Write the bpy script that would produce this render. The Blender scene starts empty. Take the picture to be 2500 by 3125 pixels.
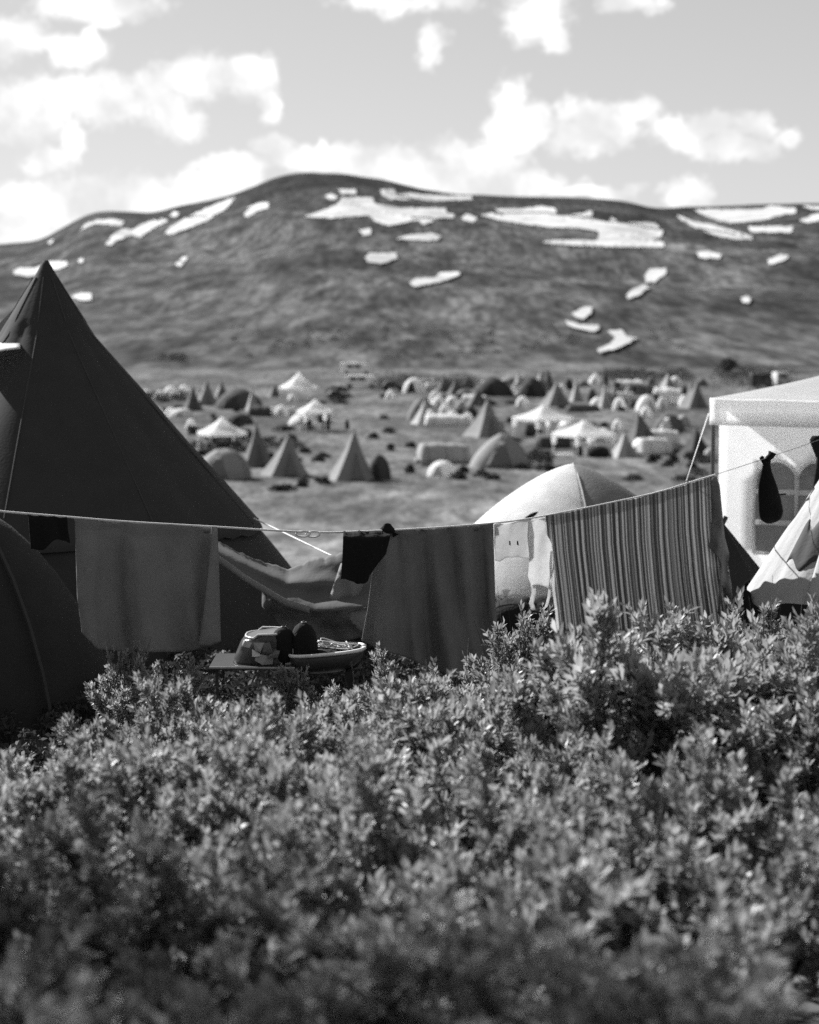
import bpy, bmesh, math, random
import numpy as np
from mathutils import Vector, Matrix, noise
from mathutils.bvhtree import BVHTree
from mathutils.geometry import delaunay_2d_cdt

# ------------------------------------------------------------------ camera, sky, sun, exposure
scene = bpy.context.scene
C = bpy.context.collection
F_PX, CX, CY = 6076.0, 1250.0, 1562.5          # focal length in photograph pixels, picture centre
CAM_Z, PITCH = 2.6, math.radians(5.5)
camd = bpy.data.cameras.new('camera')
camd.sensor_fit = 'VERTICAL'; camd.sensor_height = 36.0; camd.sensor_width = 28.8
camd.lens = 70.0; camd.clip_start = 0.05; camd.clip_end = 20000
camd.dof.use_dof = True; camd.dof.focus_distance = 11.9; camd.dof.aperture_fstop = 2.2
cam = bpy.data.objects.new('camera', camd); C.objects.link(cam)
cam.location = (0, 0, CAM_Z); cam.rotation_euler = (math.pi / 2 - PITCH, 0, 0)
scene.camera = cam
scene.view_settings.view_transform = 'Standard'; scene.view_settings.look = 'None'
scene.view_settings.exposure = 1.2; scene.view_settings.gamma = 1.0
scene.view_settings.use_curve_mapping = False
scene.cycles.use_denoising = False
scene.cycles.max_bounces = 8; scene.cycles.diffuse_bounces = 3; scene.cycles.transmission_bounces = 6
scene.cycles.transparent_max_bounces = 6; scene.cycles.glossy_bounces = 2
scene.cycles.sample_clamp_indirect = 4.0

SUN_AZ, SUN_EL = math.radians(-48), math.radians(35)
S_DIR = Vector((math.sin(SUN_AZ) * math.cos(SUN_EL), math.cos(SUN_AZ) * math.cos(SUN_EL), math.sin(SUN_EL)))
sund = bpy.data.lights.new('sun', 'SUN'); sund.energy = 5.0; sund.angle = math.radians(0.53); sund.color = (1, 1, 1)
sun = bpy.data.objects.new('sun', sund); C.objects.link(sun)
sun.rotation_euler = S_DIR.to_track_quat('Z', 'Y').to_euler(); sun.location = (-30, 40, 40)

cP, sP = math.cos(PITCH), math.sin(PITCH)
def ray(px, py):
    u = (px - CX) / F_PX; v = (CY - py) / F_PX
    return Vector((u, cP + v * sP, -sP + v * cP))
def P(px, py, d):                                # the point at horizontal distance d on that line of sight
    r = ray(px, py)
    return Vector((0, 0, CAM_Z)) + r * (d / r.y)

def build_world():
    w = bpy.data.worlds.new('World'); scene.world = w; w.use_nodes = True
    nt = w.node_tree; N = nt.nodes; L = nt.links; N.clear()
    def nd(t, **k):
        n = N.new(t)
        for a, b in k.items(): setattr(n, a, b)
        return n
    def math_(op, a, b=None, c=None, clamp=False):
        n = nd('ShaderNodeMath', operation=op, use_clamp=clamp)
        for i, x in enumerate((a, b, c)):
            if x is None: continue
            if isinstance(x, (int, float)): n.inputs[i].default_value = x
            else: L.new(x, n.inputs[i])
        return n.outputs[0]
    def vmath(op, a, b=None, c=None):
        n = nd('ShaderNodeVectorMath', operation=op)
        for i, x in enumerate((a, b, c)):
            if x is None: continue
            if isinstance(x, (tuple, list)): n.inputs[i].default_value = x
            else: L.new(x, n.inputs[i])
        return n
    sky = nd('ShaderNodeTexSky', sky_type='NISHITA', sun_disc=False)
    sky.sun_elevation = SUN_EL; sky.sun_rotation = SUN_AZ
    sky.altitude = 900; sky.air_density = 1.0; sky.dust_density = 0.7; sky.ozone_density = 1.0
    bw = nd('ShaderNodeRGBToBW'); L.new(sky.outputs[0], bw.inputs[0])
    tc = nd('ShaderNodeTexCoord')
    sep = nd('ShaderNodeSeparateXYZ'); L.new(tc.outputs['Generated'], sep.inputs[0])
    az = math_('ARCTAN2', sep.outputs[0], sep.outputs[1]); el = math_('ARCSINE', sep.outputs[2])
    comb = nd('ShaderNodeCombineXYZ'); L.new(az, comb.inputs[0]); L.new(el, comb.inputs[1])
    n1 = nd('ShaderNodeTexNoise'); n1.inputs['Scale'].default_value = 42; n1.inputs['Detail'].default_value = 5
    n1.inputs['Roughness'].default_value = 0.6; L.new(comb.outputs[0], n1.inputs['Vector'])
    d1 = vmath('SUBTRACT', n1.outputs['Color'], (0.5, 0.5, 0.5))
    vec = vmath('MULTIPLY_ADD', d1.outputs[0], (0.026, 0.020, 0.0), comb.outputs[0]).outputs[0]
    # the clouds that stand over the mountain: (x, y, half width, half height) in a 1725-wide picture
    blobs = [(30,75,45,38),(150,112,48,34),(182,80,14,24),(130,205,120,42),(50,235,80,50),(225,210,80,40),(20,275,50,24),
        (400,165,75,40),(480,160,80,38),(545,160,38,36),(352,235,36,44),(395,258,38,24),(330,195,45,36),(566,215,18,36),
        (95,335,40,26),(155,290,22,40),(215,12,115,28),(225,47,34,10),(850,2,105,24),(908,100,34,34),(1130,28,58,48),(1165,75,26,30),
        (1330,6,60,20),(565,308,36,22),(500,350,60,26),(692,300,16,18),(730,335,70,32),(800,345,90,32),(1078,215,34,46),(1066,280,44,42),
        (1000,335,90,34),(880,365,90,24),(1122,245,40,34),(1238,238,50,30),(1335,232,42,26),(1215,290,56,36),(1290,268,56,34),
        (1425,285,40,34),(1480,272,55,28),(1585,268,45,26),(1530,308,75,28),(1662,298,24,20),
        (80,435,110,45),(200,425,150,42),(330,415,105,42),(30,490,80,40),(450,385,80,30),(1448,402,40,28),(1000,390,170,34),(760,385,110,22),(620,330,60,20),(1250,404,90,14)]
    dist = None
    k = 2500 / 1725
    for (x, y, rx, ry) in blobs:
        r = ray(x * k, y * k).normalized()
        a, e = math.atan2(r.x, r.y), math.asin(r.z)
        sx, sy = F_PX / (rx * k * 1.18), F_PX / (ry * k * 1.14)
        ln = vmath('LENGTH', vmath('MULTIPLY_ADD', vec, (sx, sy, 0), (-a * sx, -e * sy, 0)).outputs[0]).outputs['Value']
        dist = ln if dist is None else math_('SMOOTH_MIN', dist, ln, 0.22)
    n2 = nd('ShaderNodeTexNoise'); n2.inputs['Scale'].default_value = 70; n2.inputs['Detail'].default_value = 8
    n2.inputs['Roughness'].default_value = 0.62; L.new(comb.outputs[0], n2.inputs['Vector'])
    dist = math_('ADD', dist, math_('MULTIPLY', math_('SUBTRACT', n2.outputs[0], 0.5), 1.8))
    mr = nd('ShaderNodeMapRange', interpolation_type='SMOOTHSTEP'); L.new(dist, mr.inputs[0])
    mr.inputs[1].default_value = 1.36; mr.inputs[2].default_value = 0.55
    # the same kind of broken cloud over the rest of the sky
    n3 = nd('ShaderNodeTexNoise'); n3.inputs['Scale'].default_value = 7.0; n3.inputs['Detail'].default_value = 7
    n3.inputs['Roughness'].default_value = 0.58
    L.new(vmath('MULTIPLY', tc.outputs['Generated'], (1, 1, 2.2)).outputs[0], n3.inputs['Vector'])
    mr2 = nd('ShaderNodeMapRange', interpolation_type='SMOOTHSTEP'); L.new(n3.outputs[0], mr2.inputs[0])
    mr2.inputs[1].default_value = 0.58; mr2.inputs[2].default_value = 0.74
    c0 = ray(1250, 450).normalized()
    near = vmath('DISTANCE', tc.outputs['Generated'], tuple(c0)).outputs['Value']
    mr3 = nd('ShaderNodeMapRange', interpolation_type='SMOOTHSTEP'); L.new(near, mr3.inputs[0])
    mr3.inputs[1].default_value = 0.20; mr3.inputs[2].default_value = 0.32
    cloud = math_('MAXIMUM', mr.outputs[0], math_('MULTIPLY', mr2.outputs[0], mr3.outputs[0]))
    n4 = nd('ShaderNodeTexNoise'); n4.inputs['Scale'].default_value = 26; n4.inputs['Detail'].default_value = 4
    L.new(comb.outputs[0], n4.inputs['Vector'])
    mr4 = nd('ShaderNodeMapRange', interpolation_type='SMOOTHSTEP'); L.new(n4.outputs[0], mr4.inputs[0])
    mr4.inputs[1].default_value = 0.34; mr4.inputs[2].default_value = 0.60; mr4.inputs[3].default_value = 4.0; mr4.inputs[4].default_value = 5.6
    bright = mr4.outputs[0]
    mixv = nd('ShaderNodeMix', data_type='FLOAT'); L.new(cloud, mixv.inputs[0])
    L.new(math_('MULTIPLY_ADD', math_('POWER', bw.outputs[0], 0.55), SKY_GAIN, SKY_LIFT), mixv.inputs[2]); L.new(bright, mixv.inputs[3])
    bg = nd('ShaderNodeBackground'); bg.inputs[1].default_value = 0.09
    L.new(mixv.outputs[0], bg.inputs[0])
    out = nd('ShaderNodeOutputWorld'); L.new(bg.outputs[0], out.inputs[0])
SKY_GAIN, SKY_LIFT = 1.20, 0.0
build_world()

# ------------------------------------------------------------------ helpers
rng = random.Random(7)
def smooth(a, b, x):
    t = min(1, max(0, (x - a) / (b - a))); return t * t * (3 - 2 * t)
def interp(x, pts):
    return float(np.interp(x, [p[0] for p in pts], [p[1] for p in pts]))
def catmull(pts, n=10):
    pts = [Vector(p) for p in pts]; out = []
    for i in range(len(pts) - 1):
        p0 = pts[max(i - 1, 0)]; p1 = pts[i]; p2 = pts[i + 1]; p3 = pts[min(i + 2, len(pts) - 1)]
        for j in range(n):
            t = j / n
            out.append(0.5 * ((2 * p1) + (p2 - p0) * t + (2 * p0 - 5 * p1 + 4 * p2 - p3) * t * t + (3 * p1 - p0 - 3 * p2 + p3) * t ** 3))
    out.append(pts[-1]); return out

def grey_mat(name, val, var=0.25, scale=3.0, rough=0.85, trans=0.0, bump=0.0, bscale=60.0, spec=0.25, coord='Object', stretch=(1, 1, 1), detail=5):
    m = bpy.data.materials.new(name); m.use_nodes = True
    nt = m.node_tree; N = nt.nodes; L = nt.links
    b = N['Principled BSDF']; out = N['Material Output']
    b.inputs['Roughness'].default_value = rough; b.inputs['Specular IOR Level'].default_value = spec
    tc = N.new('ShaderNodeTexCoord'); mp = N.new('ShaderNodeMapping'); mp.inputs['Scale'].default_value = stretch
    L.new(tc.outputs[coord], mp.inputs[0])
    n = N.new('ShaderNodeTexNoise'); n.inputs['Scale'].default_value = scale; n.inputs['Detail'].default_value = detail
    n.inputs['Roughness'].default_value = 0.6
    L.new(mp.outputs[0], n.inputs['Vector'])
    r = N.new('ShaderNodeMapRange'); r.inputs[1].default_value = 0.25; r.inputs[2].default_value = 0.75
    r.inputs[3].default_value = val * (1 - var); r.inputs[4].default_value = val * (1 + var); L.new(n.outputs[0], r.inputs[0])
    L.new(r.outputs[0], b.inputs['Base Color'])
    if bump:
        n2 = N.new('ShaderNodeTexNoise'); n2.inputs['Scale'].default_value = bscale; n2.inputs['Detail'].default_value = 4
        L.new(mp.outputs[0], n2.inputs['Vector'])
        bp = N.new('ShaderNodeBump'); bp.inputs['Strength'].default_value = bump; bp.inputs['Distance'].default_value = 0.02
        L.new(n2.outputs[0], bp.inputs['Height']); L.new(bp.outputs[0], b.inputs['Normal'])
    if trans:
        t = N.new('ShaderNodeBsdfTranslucent'); L.new(r.outputs[0], t.inputs[0])
        mx = N.new('ShaderNodeMixShader'); mx.inputs[0].default_value = trans
        L.new(b.outputs[0], mx.inputs[1]); L.new(t.outputs[0], mx.inputs[2]); L.new(mx.outputs[0], out.inputs[0])
    m['val'] = r.name
    return m
_mc = {}
def cloth(val, trans=0.25, bump=0.35, var=0.12):
    key = ('cloth', val, trans, bump, var)
    if key not in _mc: _mc[key] = grey_mat('cloth_%.3f_%.2f' % (val, trans), val, var=var, scale=5, rough=0.9, trans=trans, bump=bump, bscale=45, spec=0.15)
    return _mc[key]
def plain(val, rough=0.6, var=0.15, spec=0.4):
    key = ('plain', val, rough, var, spec)
    if key not in _mc: _mc[key] = grey_mat('plain_%.3f_%.2f' % (val, rough), val, var=var, scale=6, rough=rough, spec=spec)
    return _mc[key]

def tag(o, label=None, cat=None, group=None, kind=None):
    if label: o['label'] = label
    if cat: o['category'] = cat
    if group: o['group'] = group
    if kind: o['kind'] = kind
    return o
def thing(name, loc, label, cat, group=None, rz=0.0):
    o = bpy.data.objects.new(name, None); C.objects.link(o); o.empty_display_size = 0.1
    o.location = loc; o.rotation_euler = (0, 0, rz)
    return tag(o, label, cat, group)
def mesh(name, verts, faces, mat, parent=None, sm=True, thick=0.0, uv=None):
    me = bpy.data.meshes.new(name); me.from_pydata([tuple(v) for v in verts], [], [tuple(f) for f in faces]); me.update()
    if sm: me.polygons.foreach_set('use_smooth', [True] * len(me.polygons))
    if uv is not None:
        l = me.uv_layers.new(name='UVMap')
        idx = np.empty(len(me.loops), dtype=np.int32); me.loops.foreach_get('vertex_index', idx)
        l.data.foreach_set('uv', np.array(uv, dtype=np.float32)[idx].ravel())
    me.materials.append(mat)
    o = bpy.data.objects.new(name, me); C.objects.link(o)
    if parent is not None: o.parent = parent
    if thick:
        s = o.modifiers.new('thickness', 'SOLIDIFY'); s.thickness = thick; s.offset = 0
    return o
class MB:
    def __init__(s): s.v = []; s.f = []
    def box(s, c, size, rz=0.0, taper=1.0):
        b = len(s.v); cx, cy, cz = c; a, d, h = [q / 2 for q in size]; co, si = math.cos(rz), math.sin(rz)
        for z, k in ((-h, 1.0), (h, taper)):
            for x, y in ((-a, -d), (a, -d), (a, d), (-a, d)):
                x, y = x * k, y * k
                s.v.append((cx + x * co - y * si, cy + x * si + y * co, cz + z))
        s.f += [(b, b+3, b+2, b+1), (b+4, b+5, b+6, b+7), (b, b+1, b+5, b+4), (b+1, b+2, b+6, b+5), (b+2, b+3, b+7, b+6), (b+3, b, b+4, b+7)]
        return s
    def tube(s, pts, r, n=6, r1=None):
        pts = [Vector(p) for p in pts]; b = len(s.v); m = len(pts)
        for i, p in enumerate(pts):
            t = (pts[min(i+1, m-1)] - pts[max(i-1, 0)])
            if t.length < 1e-9: t = Vector((0, 0, 1))
            t.normalize(); a = t.cross(Vector((0, 0, 1)))
            if a.length < 1e-3: a = t.cross(Vector((1, 0, 0)))
            a.normalize(); q = t.cross(a)
            rr = r if r1 is None else r + (r1 - r) * i / max(m - 1, 1)
            for k in range(n):
                an = 2 * math.pi * k / n
                s.v.append(tuple(p + a * (math.cos(an) * rr) + q * (math.sin(an) * rr)))
        for i in range(m - 1):
            for k in range(n):
                s.f.append((b+i*n+k, b+i*n+(k+1) % n, b+(i+1)*n+(k+1) % n, b+(i+1)*n+k))
        s.f.append(tuple(b + k for k in range(n))[::-1]); s.f.append(tuple(b + (m-1)*n + k for k in range(n)))
        return s
    def lathe(s, prof, n=16, c=(0, 0, 0), sx=1, sy=1):          # prof = [(r, z)...]
        b = len(s.v)
        for (r, z) in prof:
            for k in range(n):
                an = 2 * math.pi * k / n
                s.v.append((c[0] + r * sx * math.cos(an), c[1] + r * sy * math.sin(an), c[2] + z))
        for i in range(len(prof) - 1):
            for k in range(n):
                s.f.append((b+i*n+k, b+i*n+(k+1) % n, b+(i+1)*n+(k+1) % n, b+(i+1)*n+k))
        s.f.append(tuple(b + k for k in range(n))[::-1]); s.f.append(tuple(b + (len(prof)-1)*n + k for k in range(n)))
        return s
    def build(s, name, mat, parent=None, sm=False): return mesh(name, s.v, s.f, mat, parent, sm)

def grid(name, fn, nu, nv, mat, parent=None, thick=0.0):
    vs, uv, fs = [], [], []
    for j in range(nv + 1):
        for i in range(nu + 1):
            u, v = i / nu, j / nv
            vs.append(fn(u, v)); uv.append((u, v))
    for j in range(nv):
        for i in range(nu):
            a = j * (nu + 1) + i
            fs.append((a, a + 1, a + nu + 2, a + nu + 1))
    return mesh(name, vs, fs, mat, parent, True, thick, uv)

def in_poly(x, y, poly):
    c = False; j = len(poly) - 1
    for i in range(len(poly)):
        xi, yi = poly[i]; xj, yj = poly[j]
        if (yi > y) != (yj > y) and x < (xj - xi) * (y - yi) / (yj - yi) + xi: c = not c
        j = i
    return c
def edge_dist(x, y, poly):
    m = 1e9
    for i in range(len(poly)):
        ax, ay = poly[i - 1]; bx, by = poly[i]
        dx, dy = bx - ax, by - ay; l = dx * dx + dy * dy
        t = 0 if l == 0 else max(0, min(1, ((x - ax) * dx + (y - ay) * dy) / l))
        m = min(m, math.hypot(x - ax - t * dx, y - ay - t * dy))
    return m
def tri_poly(poly, step, jit=0.0, seed=0):
    r = random.Random(seed); bd = []
    for i in range(len(poly)):
        a, b = poly[i], poly[(i + 1) % len(poly)]
        n = max(1, int(math.hypot(b[0]-a[0], b[1]-a[1]) / step))
        for k in range(n):
            t = k / n
            if jit: jx, jy = 4.5 * noise.noise(Vector((a[0] * .09 + t * n * .5, a[1] * .09, seed))), 3.0 * noise.noise(Vector((a[0] * .09, a[1] * .09 + t * n * .5, seed + 9)))
            else: jx = jy = 0
            a_ = (a[0] + jx * (k > 0), a[1] + jy * (k > 0))
            if k: bd.append((a_[0] + (b[0]-a[0]) * t + r.uniform(-jit, jit), a_[1] + (b[1]-a[1]) * t + r.uniform(-jit, jit))); continue
            bd.append((a[0] + (b[0]-a[0]) * t + r.uniform(-jit, jit), a[1] + (b[1]-a[1]) * t + r.uniform(-jit, jit)))
    pts = list(bd); xs = [p[0] for p in bd]; ys = [p[1] for p in bd]
    y = min(ys) + step / 2; row = 0
    while y < max(ys):
        x = min(xs) + step / 2 + (row % 2) * step / 2
        while x < max(xs):
            if in_poly(x, y, bd) and edge_dist(x, y, bd) > step * 0.45: pts.append((x, y))
            x += step
        y += step * 0.87; row += 1
    nb = len(bd)
    vs, es, fs, *_ = delaunay_2d_cdt([Vector(p) for p in pts], [(i, (i + 1) % nb) for i in range(nb)], [list(range(nb))], 1, 1e-6)
    return [(v.x, v.y) for v in vs], [tuple(f) for f in fs], bd
def sheet(name, poly, depth, mat, parent=None, step=9, thick=0.003, bulge=0.02, wr=0.0, freq=0.03, seed=0):
    vs, fs, bd = tri_poly(poly, step, 0, seed)
    out = []
    for (x, y) in vs:
        d = depth(x, y) if callable(depth) else depth
        b = bulge * min(1, edge_dist(x, y, bd) / 40.0)
        d -= b; d += wr * noise.noise(Vector((x * freq, y * freq * 0.35, seed * 3.1)))
        out.append(P(x, y, d))
    return mesh(name, out, fs, mat, parent, True, thick)

# ------------------------------------------------------------------ terrain
RIDGE = [(-1500,700),(-600,720),(-200,760),(0,745),(130,735),(200,697),(270,655),(330,644),(480,650),(560,625),(700,600),(800,560),(850,537),
         (920,527),(1050,530),(1180,550),(1250,570),(1400,595),(1600,600),(1800,605),(1900,615),(2000,640),(2100,632),(2300,625),(2500,618),(3000,640),(4200,700)]
R0, RR = 380.0, 2300.0
def ground_h(x, y):
    z = interp(y, [(-60, 2.2), (0, 0.95), (2, 0.62), (4, 0.40), (9, 0.10), (12, 0.0), (18, -0.06), (22, -0.42), (70, -6.2), (92, -6.8), (300, -6.8), (380, -6.4)])
    a = smooth(14, 40, y)
    z += noise.noise(Vector((x * 0.5, y * 0.5, 1.7))) * 0.04 + a * noise.noise(Vector((x * 0.05, y * 0.05, 4.2))) * 0.35
    return z
_rx = np.linspace(-1500, 4200, 400)
_ry = np.interp(_rx, [p[0] for p in RIDGE], [p[1] for p in RIDGE])
_ry = np.convolve(np.pad(_ry, 2, mode='edge'), np.ones(5) / 5, mode='valid')
def ridge_z(az):
    px = CX + F_PX * math.tan(max(-0.6, min(0.6, az)))
    py = float(np.interp(px, _rx, _ry))
    r = ray(px, py)
    return CAM_Z + RR * r.z / math.hypot(r.x, r.y)
def mountain_h(az, r):
    x, y = r * math.sin(az), r * math.cos(az)
    b = ground_h(R0 * math.sin(az), R0 * math.cos(az))
    zr = ridge_z(az) if abs(az) < 0.6 else ridge_z(math.copysign(0.6, az))
    u = (r - R0) / (RR - R0)
    if u <= 1:
        z = b + (zr - b) * (u ** 1.22)
        rel = smooth(0.0, 0.35, u) * (1 - smooth(0.8, 1.0, u) * 0.85)
        q = Vector((x * 0.0062 + y * 0.0026, y * 0.0016 - x * 0.001, 0.3))
        z += rel * (9 * noise.fractal(q, 1.0, 2.1, 4) + 3.5 * noise.fractal(Vector((x * .012 + y * .005, y * .006 - x * .003, 5)), 1.0, 2.0, 4))
        z += smooth(0, 0.05, u) * 0.5 * noise.noise(Vector((x * 0.03, y * 0.03, 2)))
    else:
        z = zr - (zr - b) * 0.75 * smooth(1.0, 2.2, u)
    return z

mat_ground = grey_mat('meadow', 0.18, var=0.55, scale=0.22, rough=0.95, bump=0.6, bscale=6.0, spec=0.05, stretch=(1, .3, 1), detail=9)
mat_hill = grey_mat('heath_slope', 0.060, var=0.6, scale=0.011, rough=0.95, bump=0.0, spec=0.03, stretch=(1.0, 0.22, 0.4), detail=12)
def patchy(m, terms):
    """vegetation patches of several sizes multiplied into the base colour"""
    nt = m.node_tree; N = nt.nodes; L = nt.links; b = N['Principled BSDF']
    src = b.inputs['Base Color'].links[0].from_socket
    g = N.new('ShaderNodeNewGeometry')
    for (scale, stretch, lo, hi, a, c) in terms:
        mp = N.new('ShaderNodeMapping'); mp.inputs['Scale'].default_value = stretch; L.new(g.outputs['Position'], mp.inputs[0])
        n = N.new('ShaderNodeTexNoise'); n.inputs['Scale'].default_value = scale; n.inputs['Detail'].default_value = 7; n.inputs['Roughness'].default_value = 0.65; L.new(mp.outputs[0], n.inputs['Vector'])
        r = N.new('ShaderNodeMapRange'); r.inputs[1].default_value = lo; r.inputs[2].default_value = hi; r.inputs[3].default_value = a; r.inputs[4].default_value = c; L.new(n.outputs[0], r.inputs[0])
        mu = N.new('ShaderNodeMath'); mu.operation = 'MULTIPLY'; L.new(src, mu.inputs[0]); L.new(r.outputs[0], mu.inputs[1]); src = mu.outputs[0]
    L.new(src, b.inputs['Base Color'])
patchy(mat_hill, [(0.03, (1, .25, .3), .46, .58, 1.2, 0.58), (0.12, (1, .14, .3), .38, .62, 1.5, .5), (0.4, (1, .12, .3), .36, .64, 1.5, .5), (0.006, (1, .5, 1), .4, .6, 1.15, .8)])
def rocky_top(m):
    # the summit plateau is darker rock and crowberry heath
    nt = m.node_tree; N = nt.nodes; L = nt.links; b = N['Principled BSDF']; src = b.inputs['Base Color'].links[0].from_socket
    g = N.new('ShaderNodeNewGeometry'); sp = N.new('ShaderNodeSeparateXYZ'); L.new(g.outputs['Position'], sp.inputs[0])
    n = N.new('ShaderNodeTexNoise'); n.inputs['Scale'].default_value = .008; n.inputs['Detail'].default_value = 5; L.new(g.outputs['Position'], n.inputs['Vector'])
    ad = N.new('ShaderNodeMath'); ad.operation = 'MULTIPLY_ADD'; ad.inputs[1].default_value = 80; L.new(n.outputs[0], ad.inputs[0]); L.new(sp.outputs[2], ad.inputs[2])
    mr = N.new('ShaderNodeMapRange'); mr.inputs[1].default_value = 85; mr.inputs[2].default_value = 175; mr.inputs[3].default_value = 1.0; mr.inputs[4].default_value = .40; L.new(ad.outputs[0], mr.inputs[0])
    mu = N.new('ShaderNodeMath'); mu.operation = 'MULTIPLY'; L.new(src, mu.inputs[0]); L.new(mr.outputs[0], mu.inputs[1]); L.new(mu.outputs[0], b.inputs['Base Color'])
rocky_top(mat_hill)
patchy(mat_ground, [(0.9, (1, .2, 1), .40, .62, 1.25, .55), (0.12, (1, .3, 1), .42, .6, 1.2, .62), (3.0, (1, .3, 1), .4, .6, 1.2, .7)])
def meadow_zone(m):
    # pale grazed grass below the bank, darker heath under and beyond the camp and on the bank itself
    nt = m.node_tree; N = nt.nodes; L = nt.links; b = N['Principled BSDF']; src = b.inputs['Base Color'].links[0].from_socket
    g = N.new('ShaderNodeNewGeometry'); sp = N.new('ShaderNodeSeparateXYZ'); L.new(g.outputs['Position'], sp.inputs[0])
    n = N.new('ShaderNodeTexNoise'); n.inputs['Scale'].default_value = .08; L.new(g.outputs['Position'], n.inputs['Vector'])
    ad = N.new('ShaderNodeMath'); ad.operation = 'MULTIPLY_ADD'; ad.inputs[1].default_value = 40; L.new(n.outputs[0], ad.inputs[0]); L.new(sp.outputs[1], ad.inputs[2])
    rp = N.new('ShaderNodeValToRGB'); mr = N.new('ShaderNodeMapRange'); mr.inputs[1].default_value = 20; mr.inputs[2].default_value = 220; L.new(ad.outputs[0], mr.inputs[0]); L.new(mr.outputs[0], rp.inputs[0])
    e = rp.color_ramp.elements; e[0].position = .08; e[0].color = (.45, .45, .45, 1); e[1].position = .75; e[1].color = (.52, .52, .52, 1)
    for p, c in ((.16, 1.0), (.42, 1.0), (.55, .58)):
        q = e.new(p); q.color = (c, c, c, 1)
    mu = N.new('ShaderNodeMath'); mu.operation = 'MULTIPLY'; L.new(src, mu.inputs[0]); L.new(rp.outputs[0], mu.inputs[1]); L.new(mu.outputs[0], b.inputs['Base Color'])
meadow_zone(mat_ground)
mat_snow = grey_mat('old_snow', 0.40, var=0.32, scale=0.03, rough=0.8, spec=0.1)

def polar(name, azs, rs, hfun, mat, closed=True):
    vs = []; n = len(azs)
    for r in rs:
        for a in azs: vs.append((r * math.sin(a), r * math.cos(a), hfun(a, r)))
    fs = []
    for j in range(len(rs) - 1):
        for i in range(n if closed else n - 1):
            k = (i + 1) % n
            fs.append((j*n+i, j*n+k, (j+1)*n+k, (j+1)*n+i))
    return mesh(name, vs, fs, mat), vs, fs
azs = list(np.linspace(-0.26, 0.26, 420)) + list(np.linspace(0.27, 2 * math.pi - 0.27, 130))
g_rs = [0.02] + list(np.geomspace(0.6, R0, 130))
ground, _, _ = polar('ground', azs, g_rs, lambda a, r: ground_h(r * math.sin(a), r * math.cos(a)), mat_ground)
tag(ground, 'grassy heath ground falling from the willow bank to the valley camp', kind='structure')
m_rs = list(np.geomspace(R0, RR, 150)) + list(np.linspace(RR * 1.05, RR * 2.4, 14))
mountain, mv, mf = polar('mountain', azs, m_rs, mountain_h, mat_hill)
tag(mountain, 'broad dark heath mountain with snow patches behind the camp', kind='structure')
bvh = BVHTree.FromPolygons([Vector(v) for v in mv], mf)
EYE = Vector((0, 0, CAM_Z))

SNOW1 = [
 [(995,210),(930,232),(860,262),(790,298),(725,335),(695,365),(715,373),(790,345),(880,308),(950,262)],
 [(445,415),(470,375),(520,345),(560,350),(580,335),(640,310),(700,298),(705,315),(640,345),(590,385),(570,380),(555,370),(500,395),(465,418)],
 [(335,355),(360,325),(410,308),(480,302),(525,315),(510,335),(460,328),(400,325),(355,345)],
 [(715,290),(735,272),(755,280),(740,298)],
 [(1028,290),(1045,255),(1090,237),(1130,235),(1130,260),(1085,270),(1045,298)],
 [(52,525),(80,512),(150,512),(210,485),(280,485),(285,500),(240,520),(180,535),(120,550),(60,540)],
 [(300,635),(340,622),(385,622),(388,650),(350,655)], [(190,400),(215,388),(228,395),(210,412)], [(330,480),(350,470),(352,485),(335,492)],
 [(1275,297),(1350,272),(1415,245),(1440,215),(1570,213),(1580,240),(1680,257),(1875,258),(1880,275),(1915,285),(1910,300),(1850,300),(1820,318),(1780,330),(1760,310),(1700,322),(1640,335),(1585,318),(1550,290),(1400,302)],
 [(1600,180),(1660,180),(1670,200),(1725,195),(1850,205),(1985,207),(1990,222),(1850,228),(1640,222),(1610,205)],
 [(1420,180),(1500,178),(1500,200),(1440,200)], [(1372,205),(1395,198),(1425,212),(1410,225),(1385,222)],
 [(1535,470),(1560,452),(1670,450),(1675,475),(1610,495),(1550,490)], [(1512,352),(1560,345),(1562,370),(1530,378)],
 [(735,500),(770,465),(790,468),(760,510)]]
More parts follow.
